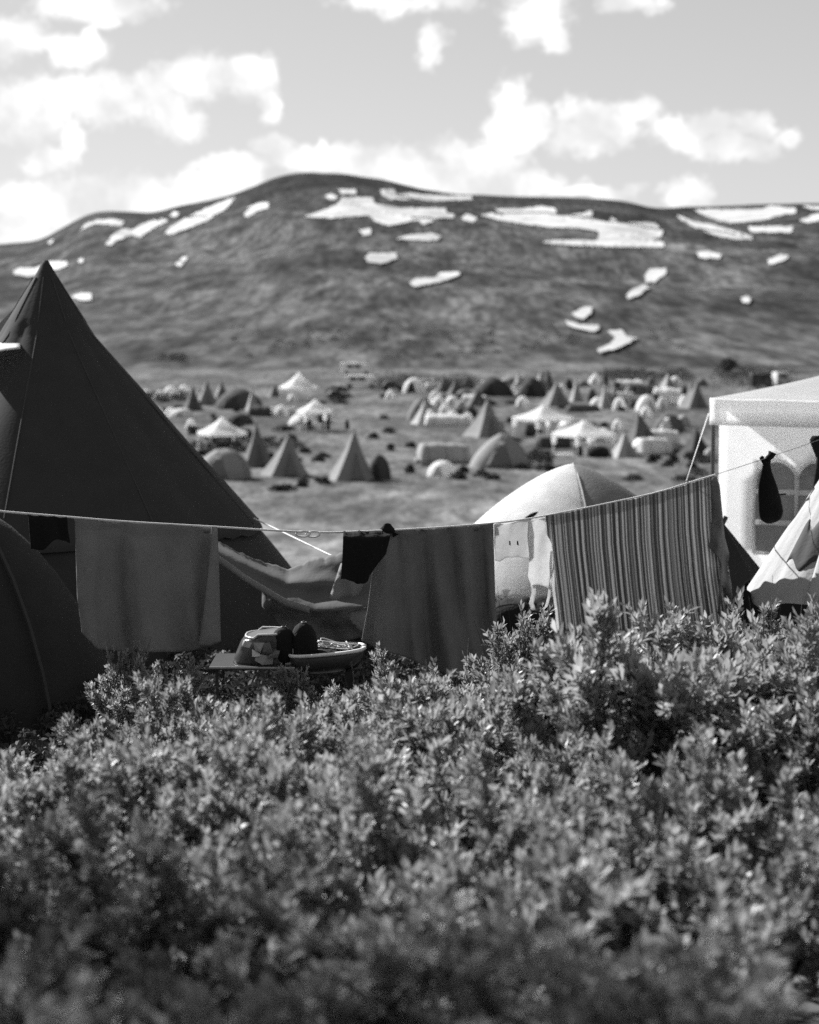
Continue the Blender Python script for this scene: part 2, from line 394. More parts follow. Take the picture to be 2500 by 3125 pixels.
SNOW2 = [
 [(305,290),(340,278),(400,290),(360,262),(470,262),(560,250),(610,258),(620,285),(700,285),(770,270),(770,290),(720,300),(790,310),(840,320),(850,298),(880,318),(1030,320),(1068,355),(1060,385),(1020,388),(1075,405),(1070,425),(850,425),(600,412),(560,402),(640,393),(790,397),(800,370),(790,355),(720,345),(600,340),(470,325),(380,310)],
 [(-55,388),(0,372),(90,365),(135,378),(120,395),(60,398),(0,395)], [(0,578),(30,560),(110,555),(125,535),(210,530),(212,545),(130,575),(20,595)],
 [(1130,288),(1190,312),(1280,330),(1440,375),(1445,392),(1370,392),(1280,372),(1200,340),(1140,305)],
 [(1200,264),(1480,262),(1520,247),(1625,258),(1630,280),(1580,285),(1480,310),(1350,322),(1270,300),(1220,280)],
 [(1640,310),(1720,280),(1790,288),(1780,305),(1670,320)], [(1650,248),(1725,250),(1790,268),(1690,264)],
 [(1425,338),(1615,335),(1610,360),(1440,360)], [(1210,445),(1260,440),(1315,458),(1305,475),(1220,470)],
 [(1508,480),(1560,455),(1595,460),(1590,475),(1540,495),(1515,498)], [(990,545),(1010,518),(1080,512),(1082,535),(1030,575),(995,575)],
 [(912,630),(940,605),(990,582),(1010,600),(960,635),(918,648)], [(685,710),(735,680),(770,682),(765,710),(730,735),(700,725)],
 [(655,740),(680,745),(720,760),(795,758),(800,775),(775,788),(700,772),(665,760)],
 [(790,865),(850,835),(865,810),(835,785),(890,778),(920,810),(960,815),(915,840),(860,865),(800,880)],
 [(1395,645),(1420,633),(1440,645),(1430,665),(1400,660)], [(720,950),(740,925),(758,952),(745,972),(724,965)], [(215,300),(240,282),(285,300),(270,318),(230,312)]]
polys = [[(x / 1.38, 450 + y / 1.38) for x, y in p] for p in SNOW1] + [[(1250 + x / 1.38, 450 + y / 1.38) for x, y in p] for p in SNOW2]
for i, p in enumerate(polys):
    vs, fs, bd = tri_poly(p, 4.6, 0.7, i)
    out = []; ok = []
    for (x, y) in vs:
        d = ray(x, y).normalized(); h = bvh.ray_cast(EYE, d, 8000)
        if h[0] is None: ok.append(False); out.append(Vector((0, 0, 0))); continue
        e = edge_dist(x, y, bd); up = 0.75
        ok.append(True); out.append(h[0] + Vector((0, 0, up)))
    fs2 = [f for f in fs if all(ok[k] for k in f) and max((out[a] - out[b]).length for a in f for b in f) < 160]
    mesh('snow_patch', out, fs2, mat_snow, mountain)

def on_ground(px, py):                           # where that line of sight meets the ground
    lo = 14.0; r = ray(px, py); prev = None
    d = lo
    while d < 900:
        p = EYE + r * (d / r.y)
        h = ground_h(p.x, p.y) if math.hypot(p.x, p.y) < R0 else mountain_h(math.atan2(p.x, p.y), math.hypot(p.x, p.y))
        if d > 60 and p.z <= h: return Vector((p.x, p.y, h)), d
        d *= 1.004
    return Vector((p.x, p.y, h)), d

# ------------------------------------------------------------------ the camp in the valley
mat_pole = plain(0.35, 0.5); mat_dark = plain(0.03, 0.7); mat_alu = plain(0.5, 0.35)
G_CONE, G_DOME, G_CANOPY, G_VEH = 'cone tents in the valley camp', 'low tents in the valley camp', 'party canopies in the valley camp', 'vehicles parked behind the camp'
def cone_tent(label, apex, left, right, yb, val, sides=8, rot=0.2, door=True, d=None, name='cone_tent', group=G_CONE, trans=0.0, flare=0.1):
    cxp = (left + right) / 2
    if d is None: base, d = on_ground(cxp, yb)
    else:
        base = P(cxp, yb, d)
    rad = (right - left) / 2 * d / F_PX
    ap = P(apex[0], apex[1], d); H = ap.z - base.z; ox = ap.x - base.x
    root = thing(name, base, label, 'tent', group)
    m = cloth(val, trans, 0.3)
    prof = [(1.0, -0.02), (0.86 - flare * 0.4, 0.12), (0.60 - flare * 0.3, 0.36), (0.34 - flare * 0.2, 0.62), (0.13, 0.88), (0.045, 0.985), (0.012, 1.0)]
    n = sides * 4; mb = MB(); sides = 5; n = 20
    for r, t in prof:
        for k in range(n):
            a = 2 * math.pi * k / n + rot
            fa = ((a - rot) % (2 * math.pi / sides)) - math.pi / sides; q = rad * r * math.cos(math.pi / sides) / math.cos(fa) * 1.06 * (1 - 0.035 * math.cos(fa * sides / 2) * (1 if t < 0.9 else 0))
            zz = H * t + (0.03 * H * abs(math.sin(sides * (a - rot) / 2)) if t < 0 else 0)
            mb.v.append((q * math.cos(a) + ox * t, q * math.sin(a), zz))
    for i in range(len(prof) - 1):
        for k in range(n): mb.f.append((i*n+k, i*n+(k+1) % n, (i+1)*n+(k+1) % n, (i+1)*n+k))
    mb.f.append(tuple((len(prof)-1)*n + k for k in range(n)))
    mb.build('canvas', m, root, False)
    if door:
        def dfn(u, v):
            a = -math.pi / 2 + (u - 0.5) * 0.55 * (1 - 0.75 * v) + 0.35
            t = 0.02 + 0.55 * v
            r = rad * float(np.interp(t, [-0.02, 0.12, 0.36, 0.62], [1.0, 0.86 - flare*0.4, 0.60 - flare*0.3, 0.34 - flare*0.2])) * 1.012
            return (r * math.cos(a) + ox * t, r * math.sin(a), H * t)
        grid('door', dfn, 4, 6, cloth(val * 0.7, 0.05, 0.2), root, 0.01)
    mp = MB()
    for k in range(3):
        a = k * 2.1 + rot; mp.tube([(ox, 0, H * 0.94), (ox + 0.06 * math.cos(a), 0.06 * math.sin(a), H * 1.05)], 0.02, 5)
    mp.build('pole_tips', mat_dark, root)
    return root
def dome_tent(label, left, right, ytop, yb, val, rot=0.0, asp=0.85, expo=2.0, d=None, name='dome_tent', group=G_DOME, trans=0.04, peak=0.0, val2=None, poles=True):
    cxp = (left + right) / 2
    if d is None: base, d = on_ground(cxp, yb)
    else: base = P(cxp, yb, d)
    a = (right - left) / 2 * d / F_PX; H = (yb - ytop) * d / F_PX
    root = thing(name, base, label, 'tent', group, 0)
    mb = MB(); nth, nz = 32, 10
    for j in range(nz + 1):
        t = j / nz; z = math.sin(t * math.pi / 2) ** (1.0); r = max(0.004, (1 - z ** expo) ** (1 / expo))
        for k in range(nth):
            an = 2 * math.pi * k / nth
            rib = 1 - 0.05 * (1 - abs(math.cos(2 * an))) * (1 - t)
            x, y = a * r * math.cos(an) * rib, a * asp * r * math.sin(an) * rib
            x += peak * a * z
            mb.v.append((x * math.cos(rot) - y * math.sin(rot), x * math.sin(rot) + y * math.cos(rot), H * z - 0.02))
    for j in range(nz):
        for k in range(nth): mb.f.append((j*nth+k, j*nth+(k+1) % nth, (j+1)*nth+(k+1) % nth, (j+1)*nth+k))
    mb.f.append(tuple(nz*nth + k for k in range(nth)))
    mb.build('shell', cloth(val, trans, 0.3), root, True)
    def dfn(u, v):
        an = -math.pi / 2 - 0.5 + (u - 0.5) * 0.9 * (1 - 0.6 * v); z = 0.05 + 0.7 * v
        r = (1 - z ** expo) ** (1 / expo) * 1.01
        x, y = a * r * math.cos(an) + peak * a * z, a * asp * r * math.sin(an)
        return (x * math.cos(rot) - y * math.sin(rot), x * math.sin(rot) + y * math.cos(rot), H * z)
    grid('door', dfn, 5, 6, cloth(val2 if val2 is not None else val * 0.6, 0.05, 0.2), root, 0.01)
    if poles:
        for q in (0.8, -0.8):
            pts = []
            for i in range(17):
                ph = math.pi * i / 16; c = math.cos(ph); z = math.sin(ph); s = abs(c)
                r = (1 - z ** expo) ** (1 / expo) if z < 1 else 0
                x, y = math.copysign(r, c) * a * math.cos(q) * 1.01 + peak * a * z, math.copysign(r, c) * a * asp * math.sin(q) * 1.01
                pts.append((x * math.cos(rot) - y * math.sin(rot), x * math.sin(rot) + y * math.cos(rot), H * z * 1.01))
            MB().tube(pts, 0.015, 5).build('pole', mat_dark, root)
    return root
def tunnel_tent(label, left, right, ytop, yb, val, rot=0.35, group=G_DOME, hoops=3, name='tunnel_tent', trans=0.15, slope=0.75):
    base, d = on_ground((left + right) / 2, yb); L_ = (right - left) / 2 * d / F_PX; H = (yb - ytop) * d / F_PX
    root = thing(name, base, label, 'tent', group, rot)
    def fn(u, v):
        x = (u * 2 - 1); h = (1 - 0.25 * (u - 0.25) ** 2) * (1 - smooth(0.86, 1.0, abs(x)) * 0.75) * (1 - 0.04 * abs(math.sin(u * math.pi * hoops)))
        an = math.pi * v
        return (x * L_, -math.cos(an) * H * slope * h, math.sin(an) * H * h)
    grid('shell', fn, 24, 14, cloth(val, trans, 0.3), root, 0.01)
    for i in range(hoops):
        u = (i + 0.5) / hoops; pts = [Vector(fn(u, j / 12)) * 1.01 for j in range(13)]
        MB().tube(pts, 0.02, 5).build('hoop', mat_dark, root)
    grid('door', lambda u, v: (-L_ * 1.003, (u - 0.5) * H * 0.6, v * H * 0.24), 2, 2, cloth(val * 0.6, 0.05), root, 0.01)
    return root
def canopy(label, left, right, ypeak, yeave, yb, rot=0.3, val=0.9, leg_thick=0.03, drape=False):
    base, d = on_ground((left + right) / 2, yb); w = (right - left) * d / F_PX
    s = w / (abs(math.cos(rot)) + abs(math.sin(rot))) / 2
    He = (yb - yeave) * d / F_PX; Hp = (yb - ypeak) * d / F_PX
    root = thing('party_canopy', base, label, 'canopy', G_CANOPY, rot)
    m = cloth(val, 0.6, 0.15)
    mb = MB(); nr = 6; n = 24
    for j in range(nr + 1):
        t = j / nr
        for k in range(n):
            q = k / n * 4; sd = int(q); f = q - sd
            c = [(-1, -1), (1, -1), (1, 1), (-1, 1)]
            x = c[sd][0] + (c[(sd+1) % 4][0] - c[sd][0]) * f; y = c[sd][1] + (c[(sd+1) % 4][1] - c[sd][1]) * f
            sag = 0.03 * math.sin(math.pi * f) * (1 - t)
            z = He + (Hp - He) * (0.45 * t + 0.55 * t ** 2.2) - sag
            mb.v.append((x * s * (1 - t * 0.99), y * s * (1 - t * 0.99), z))
    for j in range(nr):
        for k in range(n): mb.f.append((j*n+k, j*n+(k+1) % n, (j+1)*n+(k+1) % n, (j+1)*n+k))
    mb.f.append(tuple(nr*n+k for k in range(n)))
    mb.build('roof', m, root, True)
    vb = MB()
    for j in range(2):
        for k in range(n):
            x, y, z = mb.v[k]; vb.v.append((x * 1.004, y * 1.004, z - j * 0.24 - (0.03 * (k % 2) if j else 0)))
    for k in range(n): vb.f.append((k, n + k, n + (k+1) % n, (k+1) % n))
    o = vb.build('valance', m, root, False)
    for sx in (-1, 1):
        for sy in (-1, 1):
            MB().box((sx * s * 0.97, sy * s * 0.97, He / 2 - 0.05), (leg_thick * 2, leg_thick * 2, He - 0.02)).build('leg', plain(0.6, 0.4), root)
            if drape:
                MB().box((sx * s * 0.95, sy * s * 0.95, He * 0.72), (0.22, 0.22, He * 0.5), taper=1.3).build('tied_curtain', m, root)
    return root

CONES = [
 ('pale cone tent far left with bright lit edge and grey front', (632,1162), 588, 672, 1238, 0.19),
 ('tiny dark cone tent beside the far peaked white canopy', (838,1172), 810, 864, 1212, 0.15),
 ('tall narrow dark cone tent behind the trimmed cone tent', (783,1298), 728, 842, 1425, 0.12),
 ('cone tent with light trim at its foot beside the broad dome', (882,1326), 790, 948, 1452, 0.18),
 ('nearest cone tent standing alone with wide bright left side', (1082,1318), 992, 1150, 1465, 0.20),
 ('large wide cone tent with pale pleated left panels', (1488,1222), 1410, 1568, 1332, 0.20),
 ('cone tent rising behind the square canopy with bright left edge', (1700,1166), 1640, 1756, 1240, 0.18),
 ('small cone tent with white left face behind the right canopies', (1862,1186), 1822, 1886, 1237, 0.22),
 ('dark wide cone tent beside the nearest canopy on the right', (1950,1262), 1884, 2048, 1378, 0.10),
 ('cone tent with white flap next to the pavilion roof corner', (2128,1166), 2066, 2174, 1246, 0.17)]
for i, (lb, ap, l, r, yb, v) in enumerate(CONES):
    cone_tent(lb, ap, l, r, yb, v, sides=[8, 6, 8, 9, 7, 8, 6, 6, 8, 7][i], rot=math.radians(168 + [0, 6, -5, 3, -3, 8, 2, 5, -4, 4][i]))
dome_tent('dark dome leaning against the nearest lone cone tent', 1120, 1195, 1388, 1463, 0.07, rot=0.2)
dome_tent('broad grey dome tent half hidden by the big dark tent', 600, 770, 1368, 1458, 0.24, rot=0.3)
dome_tent('black low dome tent with one bright lit shoulder', 655, 806, 1184, 1248, 0.08, rot=0.2, expo=1.7)
tunnel_tent('grey tunnel tent with bright left end in front of trimmed grass', 1268, 1440, 1352, 1412, 0.36, rot=0.25)
dome_tent('pointed dark tent with long bright left edge near white tarp', 1425, 1625, 1320, 1424, 0.24, rot=0.5, expo=1.45, peak=0.12)
dome_tent('dome tent with pale left half and dark door', 1240, 1338, 1214, 1284, 0.19, rot=0.4, expo=1.7)
dome_tent('white arched tent with dark mouth at the back row', 1228, 1304, 1152, 1200, 0.8, rot=0.2, trans=.4, val2=.05)
dome_tent('white low rounded tent at the front edge of the camp', 1303, 1398, 1404, 1452, 0.84, rot=0.1, trans=0.45, poles=False)
dome_tent('wide black tent on the left of the dark pair at the back', 1440, 1570, 1150, 1208, 0.05, rot=0.1, expo=1.5)
dome_tent('wide black tent on the right of the dark pair at the back', 1578, 1672, 1152, 1212, 0.05, rot=0.3, expo=1.7)
dome_tent('small white round tent farthest left at the tent edge', 430, 466, 1190, 1217, 0.82, trans=0.45, poles=False)
dome_tent('pale hump tent first in the far left row', 468, 512, 1192, 1220, 0.82, trans=0.45, poles=False)
dome_tent('taller pale hump tent in the middle of the far left row', 496, 548, 1178, 1216, 0.82, trans=0.45, poles=False)
dome_tent('pale rounded tent last in the far left row', 542, 584, 1174, 1206, 0.82, trans=0.45, poles=False)
dome_tent('small white tent alone below the far left row', 502, 542, 1244, 1272, 0.82, trans=0.45, poles=False)
dome_tent('grey small tent touching the big dark tent edge', 466, 502, 1240, 1276, 0.25, poles=False)
dome_tent('little white tent just left of the wide peaked canopy', 566, 602, 1278, 1314, 0.82, trans=0.45, poles=False)
dome_tent('tiny white tent right above the black low dome', 660, 686, 1182, 1204, 0.82, trans=0.45, poles=False)
dome_tent('low slanted white tent lying in the grass between two canopies', 835, 884, 1236, 1270, 0.82, rot=0.5, trans=0.45, poles=False)
dome_tent('small white round tent below the back arched tent', 1176, 1208, 1190, 1218, 0.82, trans=0.45, poles=False)
dome_tent('first of three small pale tents left of the pleated cone', 1340, 1376, 1232, 1268, 0.8, trans=0.4, poles=False)
dome_tent('second of three small pale tents left of the pleated cone', 1362, 1402, 1252, 1288, 0.8, trans=0.4, poles=False)
dome_tent('third and highest small pale tent left of the pleated cone', 1384, 1424, 1226, 1262, 0.3, poles=False)
dome_tent('small bright tent at the foot of the pleated cone', 1412, 1446, 1258, 1290, 0.82, trans=0.45, poles=False)
dome_tent('pale slanted tent in front of the black pair', 1574, 1616, 1208, 1240, 0.82, trans=0.45, poles=False)
dome_tent('pale tent between the two square canopies and dark cone', 1868, 1912, 1212, 1252, 0.82, rot=0.4, trans=0.45, poles=False)
dome_tent('round white tent touching the top of the dark wide cone', 1952, 1992, 1240, 1276, 0.82, trans=0.45, poles=False)
dome_tent('dark domed tent with white left end by the pavilion', 1992, 2092, 1262, 1314, 0.11, rot=0.2, expo=1.7, val2=0.6)
dome_tent('pale grey dome tent touching the dark domed tent by the pavilion', 2062, 2108, 1266, 1300, 0.35, poles=False)
dome_tent('low white tent under the guy rope of the pavilion', 2145, 2190, 1366, 1402, 0.4, rot=0.3, poles=False)
dome_tent('pale tent hugging the left side of the dark wide cone', 1868, 1902, 1278, 1312, 0.82, trans=0.45, poles=False)
tunnel_tent('white angular marquee roof behind the pavilion corner', 1990, 2086, 1182, 1236, 0.85, rot=-0.2, hoops=2, name='marquee_tent', trans=0.5)
tunnel_tent('long low dark tent behind the right canopies', 1890, 2010, 1176, 1204, 0.05, rot=0.1, hoops=4)
r_c = random.Random(41)
CROWD = [('small tent in the crowded strip behind the right hand canopies', 1750, 2120, 1215, 1262, 16), ('small tent packed in the middle of the camp by the pleated cone', 1290, 1480, 1205, 1300, 14),
         ('small tent in the far back row below the hill', 1240, 2150, 1172, 1206, 26), ('small tent scattered in the left half of the camp', 470, 1010, 1215, 1300, 12), ('small tent in the front row by the nearest canopy', 1640, 2140, 1330, 1400, 8)]
for (lb, xa, xb, ya, yb_, n) in CROWD:
    for q in range(n):
        x = xa + (xb - xa) * (q + r_c.uniform(.1, .9)) / n; y = r_c.uniform(ya, yb_); dd_ = on_ground(x, y)[1]
        w = r_c.uniform(1.3, 2.9) * F_PX / dd_; h = r_c.uniform(.9, 1.7) * F_PX / dd_; v = r_c.choice([.06, .1, .16, .3, .7, .82, .84]); kind = r_c.random()
        tone = 'dark ' if v < .12 else 'grey ' if v < .5 else 'white '
        if kind < .55: dome_tent(tone + lb, x - w / 2, x + w / 2, y - h, y, v, rot=r_c.uniform(0, 1), expo=r_c.uniform(1.4, 2), trans=.35 if v > .5 else .05, poles=False, group='small tents crowding the camp')
        elif kind < .8: tunnel_tent(tone + 'tunnel-shaped ' + lb, x - w * .8, x + w * .8, y - h * .8, y, v, rot=r_c.uniform(-.5, .7), hoops=2, group='small tents crowding the camp', trans=.35 if v > .5 else .05)
        else: cone_tent(tone + 'pointed ' + lb, (x, y - h * 1.7), x - w * .6, x + w * .6, y, min(v, .3), rot=math.radians(r_c.uniform(160, 180)), group='small tents crowding the camp')
canopy('wide white peaked canopy on the left near the big tent', 600, 758, 1272, 1318, 1372, rot=0.45)
canopy('white peaked canopy highest in the back row', 852, 974, 1136, 1180, 1224, rot=0.35)
canopy('white canopy with drooping corner curtains in the middle', 908, 1018, 1218, 1252, 1318, rot=0.3, drape=True)
canopy('square white canopy on thin legs behind the nearest canopy', 1566, 1748, 1238, 1274, 1336, rot=0.55, drape=True)
canopy('nearest square white canopy with tied curtains on the right', 1688, 1874, 1282, 1320, 1388, rot=0.5, drape=True)

def van(label, left, right, ytop, yb, val, rot=0.0, high=True, name='parked_van'):
    base, d = on_ground((left + right) / 2, yb); Lh = (right - left) / 2 * d / F_PX; H = (yb - ytop) * d / F_PX; W = 0.95
    root = thing(name, base, label, 'van' if high else 'car', G_VEH, rot)
    if high: prof = [(-1, .18), (-1, .92), (-.96, 1), (.62, 1), (.74, .94), (.86, .6), (.98, .52), (1, .2)]
    else: prof = [(-1, .2), (-.98, .55), (-.85, .62), (-.66, .95), (.1, 1), (.42, .62), (.9, .52), (1, .25)]
    n = len(prof); vs = [(x * Lh, s * W, z * H) for s in (-1, 1) for x, z in prof]
    fs = [tuple(range(n)), tuple(range(2*n-1, n-1, -1))] + [(i, i + n, (i+1) % n + n, (i+1) % n) for i in range(n)]
    mesh('body', vs, fs, plain(val, 0.35), root, False)
    for a, b in ((-.6, -.2), (-.12, .3)) if high else ((-.6, -.25), (-.2, .15)):
        mesh('window', [(a*Lh, -W-.01, .62*H), (b*Lh, -W-.01, .62*H), (b*Lh, -W-.01, .88*H), (a*Lh, -W-.01, .88*H)], [(0, 1, 2, 3)], mat_dark, root, False, 0.01)
    for x in (-.62, .66):
        for s in (-1, 1):
            MB().tube([(x*Lh, s*W*.98 - .1, .17*H + .06), (x*Lh, s*W*.98 + .1, .17*H + .06)], 0.33, 12).build('wheel', mat_dark, root)
    return root
van('white camper van with high roof, upper of the two at the back', 1040, 1134, 1108, 1146, 0.9, 0.05, name='camper_van')
van('long white van parked just below the camper van', 1048, 1154, 1146, 1186, 0.9, -0.04)
van('dark car parked right of the white vans', 1166, 1232, 1162, 1192, 0.03, 0.1, False, 'parked_car')
van('black car parked between the white vans and the arched tent', 1000, 1048, 1192, 1216, 0.02, 0.2, False, 'parked_car')
van('white van parked above the right pavilion roof', 2362, 2412, 1136, 1182, 0.55, 0.2)
van('dark van parked beside the white van above the pavilion roof', 2290, 2356, 1140, 1184, 0.03, 0.05)

# gear under the canopies
def bag(label, px, py, w, h, val, d=None, name='gear_bag', cat='bag', seed=1):
    if d is None: base, d = on_ground(px, py)
    else: base = P(px, py, d)
    a = w * d / F_PX / 2; H = h * d / F_PX
    root = thing(name, base, label, cat)
    mb = MB(); n = 14
    prof = [(0.75, 0), (1.0, .12), (1.02, .45), (.9, .75), (.66, .90), (.36, .98), (.16, 1.0), (.14, 1.03), (.04, 1.05)]
    for r, z in prof:
        for k in range(n):
            an = 2 * math.pi * k / n
            q = r * a * (1 + 0.10 * noise.noise(Vector((math.cos(an) * 1.6, math.sin(an) * 1.6, z * 2 + seed))))
            mb.v.append((q * math.cos(an), q * 0.8 * math.sin(an), z * H))
    for i in range(len(prof) - 1):
        for k in range(n): mb.f.append((i*n+k, i*n+(k+1) % n, (i+1)*n+(k+1) % n, (i+1)*n+k))
    mb.f.append(tuple((len(prof)-1)*n+k for k in range(n))); mb.f.append(tuple(range(n))[::-1])
    mb.build('sack', cloth(val, 0.0, 0.5), root, True)
    MB().tube([(a * .17 * math.cos(t), a * .14 * math.sin(t), H * 1.01) for t in [i * math.pi / 6 for i in range(13)]], a * 0.05, 5).build('drawstring', plain(0.3), root)
    return root
def table(label, px, py, w, h, val, d=None, name='camp_table', depth=0.6, rz=0.1):
    if d is None: base, d = on_ground(px, py)
    else: base = P(px, py, d)
    W = w * d / F_PX; H = h * d / F_PX
    root = thing(name, base, label, 'table', None, rz)
    MB().box((0, 0, H - .015), (W, depth, 0.03)).build('table_top', plain(val, 0.4), root)
    MB().tube([(-W/2, -depth/2 - .006, H - .015), (W/2, -depth/2 - .006, H - .015)], 0.012, 6).build('edge_trim', plain(0.6, 0.25), root)
    for sx in (-1, 1):
        for sy in (-1, 1): MB().box((sx * W * .44, sy * depth * .42, (H - .03) / 2 - .02), (.03, .03, H - .03 + .04)).build('leg', mat_alu, root)
    return root
bag('dark bag on the left under the canopy with corner curtains', 940, 1312, 26, 32, 0.03)
bag('dark sack on the right under the canopy with corner curtains', 996, 1314, 24, 30, 0.03, seed=3)
table('low table in the middle under the canopy with corner curtains', 968, 1308, 30, 14, 0.4)
bag('upright black bag in the grass right of the curtain canopy', 1060, 1310, 13, 30, 0.02, seed=5)
bag('dark heap of gear under the square canopy behind the nearest one', 1618, 1334, 34, 40, 0.03, seed=7)
bag('dark bag below the left edge of the wide peaked canopy', 648, 1352, 28, 22, 0.03, seed=8)
bag('second dark bag below the middle of the wide peaked canopy', 694, 1350, 30, 20, 0.04, seed=9)
table('white low table at the left leg of the nearest canopy', 1718, 1402, 42, 16, 0.75)
bag('large black gear pile under the right side of the nearest canopy', 1826, 1396, 70, 36, 0.02, seed=11)
bag('dark round bag in the middle under the nearest canopy', 1766, 1392, 26, 34, 0.04, seed=12)

# ------------------------------------------------------------------ scattered low shrubs of the valley (one mass)
def leaf_cloud(centers, per, size, seed):
    r = np.random.default_rng(seed); V = []; 
    for (c, a, b, h) in centers:
        n = per
        th = r.uniform(0, 2*np.pi, n); rad = np.sqrt(r.uniform(0, 1, n)); z = r.uniform(0, 1, n) ** 0.8
        sh = np.sqrt(np.clip(1 - (z * 0.97) ** 2, 0, 1))
        p = np.stack([c[0] + a * rad * sh * np.cos(th), c[1] + b * rad * sh * np.sin(th), c[2] + h * z], 1)
        d1 = r.normal(size=(n, 3)); d1 /= np.linalg.norm(d1, axis=1, keepdims=True)
        d2 = np.cross(d1, r.normal(size=(n, 3))); d2 /= np.linalg.norm(d2, axis=1, keepdims=True)
        s = size * r.uniform(0.6, 1.4, (n, 1))
        V.append(np.stack([p - d1 * s, p + d2 * s * .5, p + d1 * s, p - d2 * s * .5], 1).reshape(-1, 3))
    return np.concatenate(V)
def quads_object(name, V, mat, parent=None):
    me = bpy.data.meshes.new(name); n = len(V) // 4
    me.vertices.add(len(V)); me.vertices.foreach_set('co', V.astype(np.float32).ravel())
    me.loops.add(n * 4); me.loops.foreach_set('vertex_index', np.arange(n * 4, dtype=np.int32))
    me.polygons.add(n); me.polygons.foreach_set('loop_start', np.arange(0, n * 4, 4, dtype=np.int32)); me.polygons.foreach_set('loop_total', np.full(n, 4, dtype=np.int32))
    me.update(); me.materials.append(mat)
    o = bpy.data.objects.new(name, me); C.objects.link(o); o.parent = parent; return o
mat_heath = grey_mat('heath_leaf', 0.045, var=0.4, scale=0.8, rough=0.8, trans=0.2)
cents = []
r_ = random.Random(3)
for (xa, xb, ya, yb_, n, hh) in [(1000,1060,1192,1240,12,.8),(1150,1290,1165,1196,20,1.6),(1320,1450,1170,1206,20,1.8),(1560,1680,1170,1215,10,1.6),(1830,2110,1150,1166,40,1.8),
        (1880,2000,1192,1212,14,1.2),(2190,2420,1136,1196,46,2.2),(480,560,1098,1112,16,1.6),(430,620,1212,1228,14,1.0),(590,900,1360,1372,8,.8),(400,1000,1225,1420,34,.5),(1100,2150,1210,1470,60,.5),(700,2100,1000,1095,80,1.5),(640,760,1335,1380,10,.8),(820,1010,1470,1500,6,.35),(1560,1720,1395,1425,10,.7),(2040,2180,1380,1420,7,.6)]:
    for _ in range(n):
        p, d = on_ground(r_.uniform(xa, xb), r_.uniform(ya, yb_)); w = r_.uniform(.5, 1.3) * hh
        cents.append((p, w * 1.3, w, hh * r_.uniform(.5, 1.0)))
tag(quads_object('heath_shrubs', leaf_cloud(cents, 130, 0.13, 5), mat_heath), 'low dark shrubs scattered between the tents of the camp', 'shrubs', kind='stuff')
def small_tree(label, px, yb, ytop, wpx):
    base, d = on_ground(px, yb); H = (yb - ytop) * d / F_PX; w = wpx * d / F_PX / 2
    root = thing('birch_tree', base, label, 'tree')
    mb = MB().tube([(0, 0, -.1), (.1, 0, H * .4), (.05, 0, H * .8)], 0.14, 6, 0.05)
    for k in range(5):
        a = k * 1.3; mb.tube([(.08, 0, H * (.4 + .06 * k)), (w * .6 * math.cos(a), w * .6 * math.sin(a), H * (.65 + .05 * k))], .06, 5, .02)
    mb.build('trunk', plain(0.15, 0.8), root)
    cs = [(Vector((w * .6 * math.cos(k * 1.1) * r_.uniform(.3, 1), w * .6 * math.sin(k * 1.1), H * r_.uniform(.5, .72))), w * .55, w * .55, H * .3) for k in range(9)]
    tag(quads_object('crown', leaf_cloud(cs, 160, 0.16, 9), mat_heath, root), kind='stuff')
small_tree('small dark-crowned birch above the right pavilion roof', 2222, 1176, 1094, 58)

# ------------------------------------------------------------------ the big dark tent on the left
TD = 16.5
tx = P(140, 795, TD).x; tz = P(140, 795, TD).z
tg = ground_h(tx, TD)
mat_tent = cloth(0.040, 0.02, 0.08, 0.10)
tent = thing('tipi_tent', (tx, TD, 0), 'big charcoal pyramid tent on the left with a pale vent flap', 'tent')
SID = 9; SEAM = math.radians(-90 + 38)
def tent_ring(r, z, n, sag, seedz=0):
    out = []
    for k in range(n):
        a = 2 * math.pi * k / n + SEAM
        q = r * (1 - sag * (1 - abs(math.cos(SID * (a - SEAM) / 2))))
        q += 0.012 * noise.noise(Vector((math.cos(a) * 3, math.sin(a) * 3, z * 2.2))) * min(1, r)
        out.append((q * math.cos(a), q * math.sin(a), z))
    return out
def ring_mesh(name, prof, mat, parent, sag, cap=False, n=SID * 12, ragged=0):
    mb = MB()
    pr = []
    for i in range(len(prof) - 1):
        for j in range(5): pr.append(tuple(prof[i][q] + (prof[i+1][q] - prof[i][q]) * j / 5 for q in (0, 1)))
    pr.append(prof[-1])
    for i, (r, z) in enumerate(pr):
        ring = tent_ring(r, z, n, sag if z < tz - .5 else sag * .3)
        if ragged and i == 0: ring = [(x, y, zz + ragged * (rng.random() - .7)) for x, y, zz in ring]
        mb.v += ring
    for i in range(len(pr) - 1):
        for k in range(n): mb.f.append((i*n+k, i*n+(k+1) % n, (i+1)*n+(k+1) % n, (i+1)*n+k))
    if cap: mb.f.append(tuple((len(pr)-1)*n+k for k in range(n)))
    return mb.build(name, mat, parent, True)
fly = ring_mesh('fly_sheet', [(1.80, 0.90), (1.74, 0.97), (1.05, 1.74), (0.40, 2.47), (0.30, 2.63), (0.10, 2.95), (0.02, tz)], mat_tent, tent, 0.045, True, ragged=0.05)
ring_mesh('skirt', [(2.5, tg - 0.03), (2.03, 0.54), (1.60, 1.06)], cloth(0.036, 0.02, 0.3), tent, 0.03)
for k in range(SID):
    a = SEAM + k * 2 * math.pi / SID
    pts = [(r * 1.006 * math.cos(a), r * 1.006 * math.sin(a), z) for r, z in [(1.75, 0.95), (1.05, 1.74), (0.40, 2.47), (0.30, 2.63), (0.10, 2.95)]]
    MB().tube(catmull(pts, 5), 0.006, 5).build('seam', cloth(0.06, 0.0, 0.1), tent)
inv = Vector((tx, TD, 0))
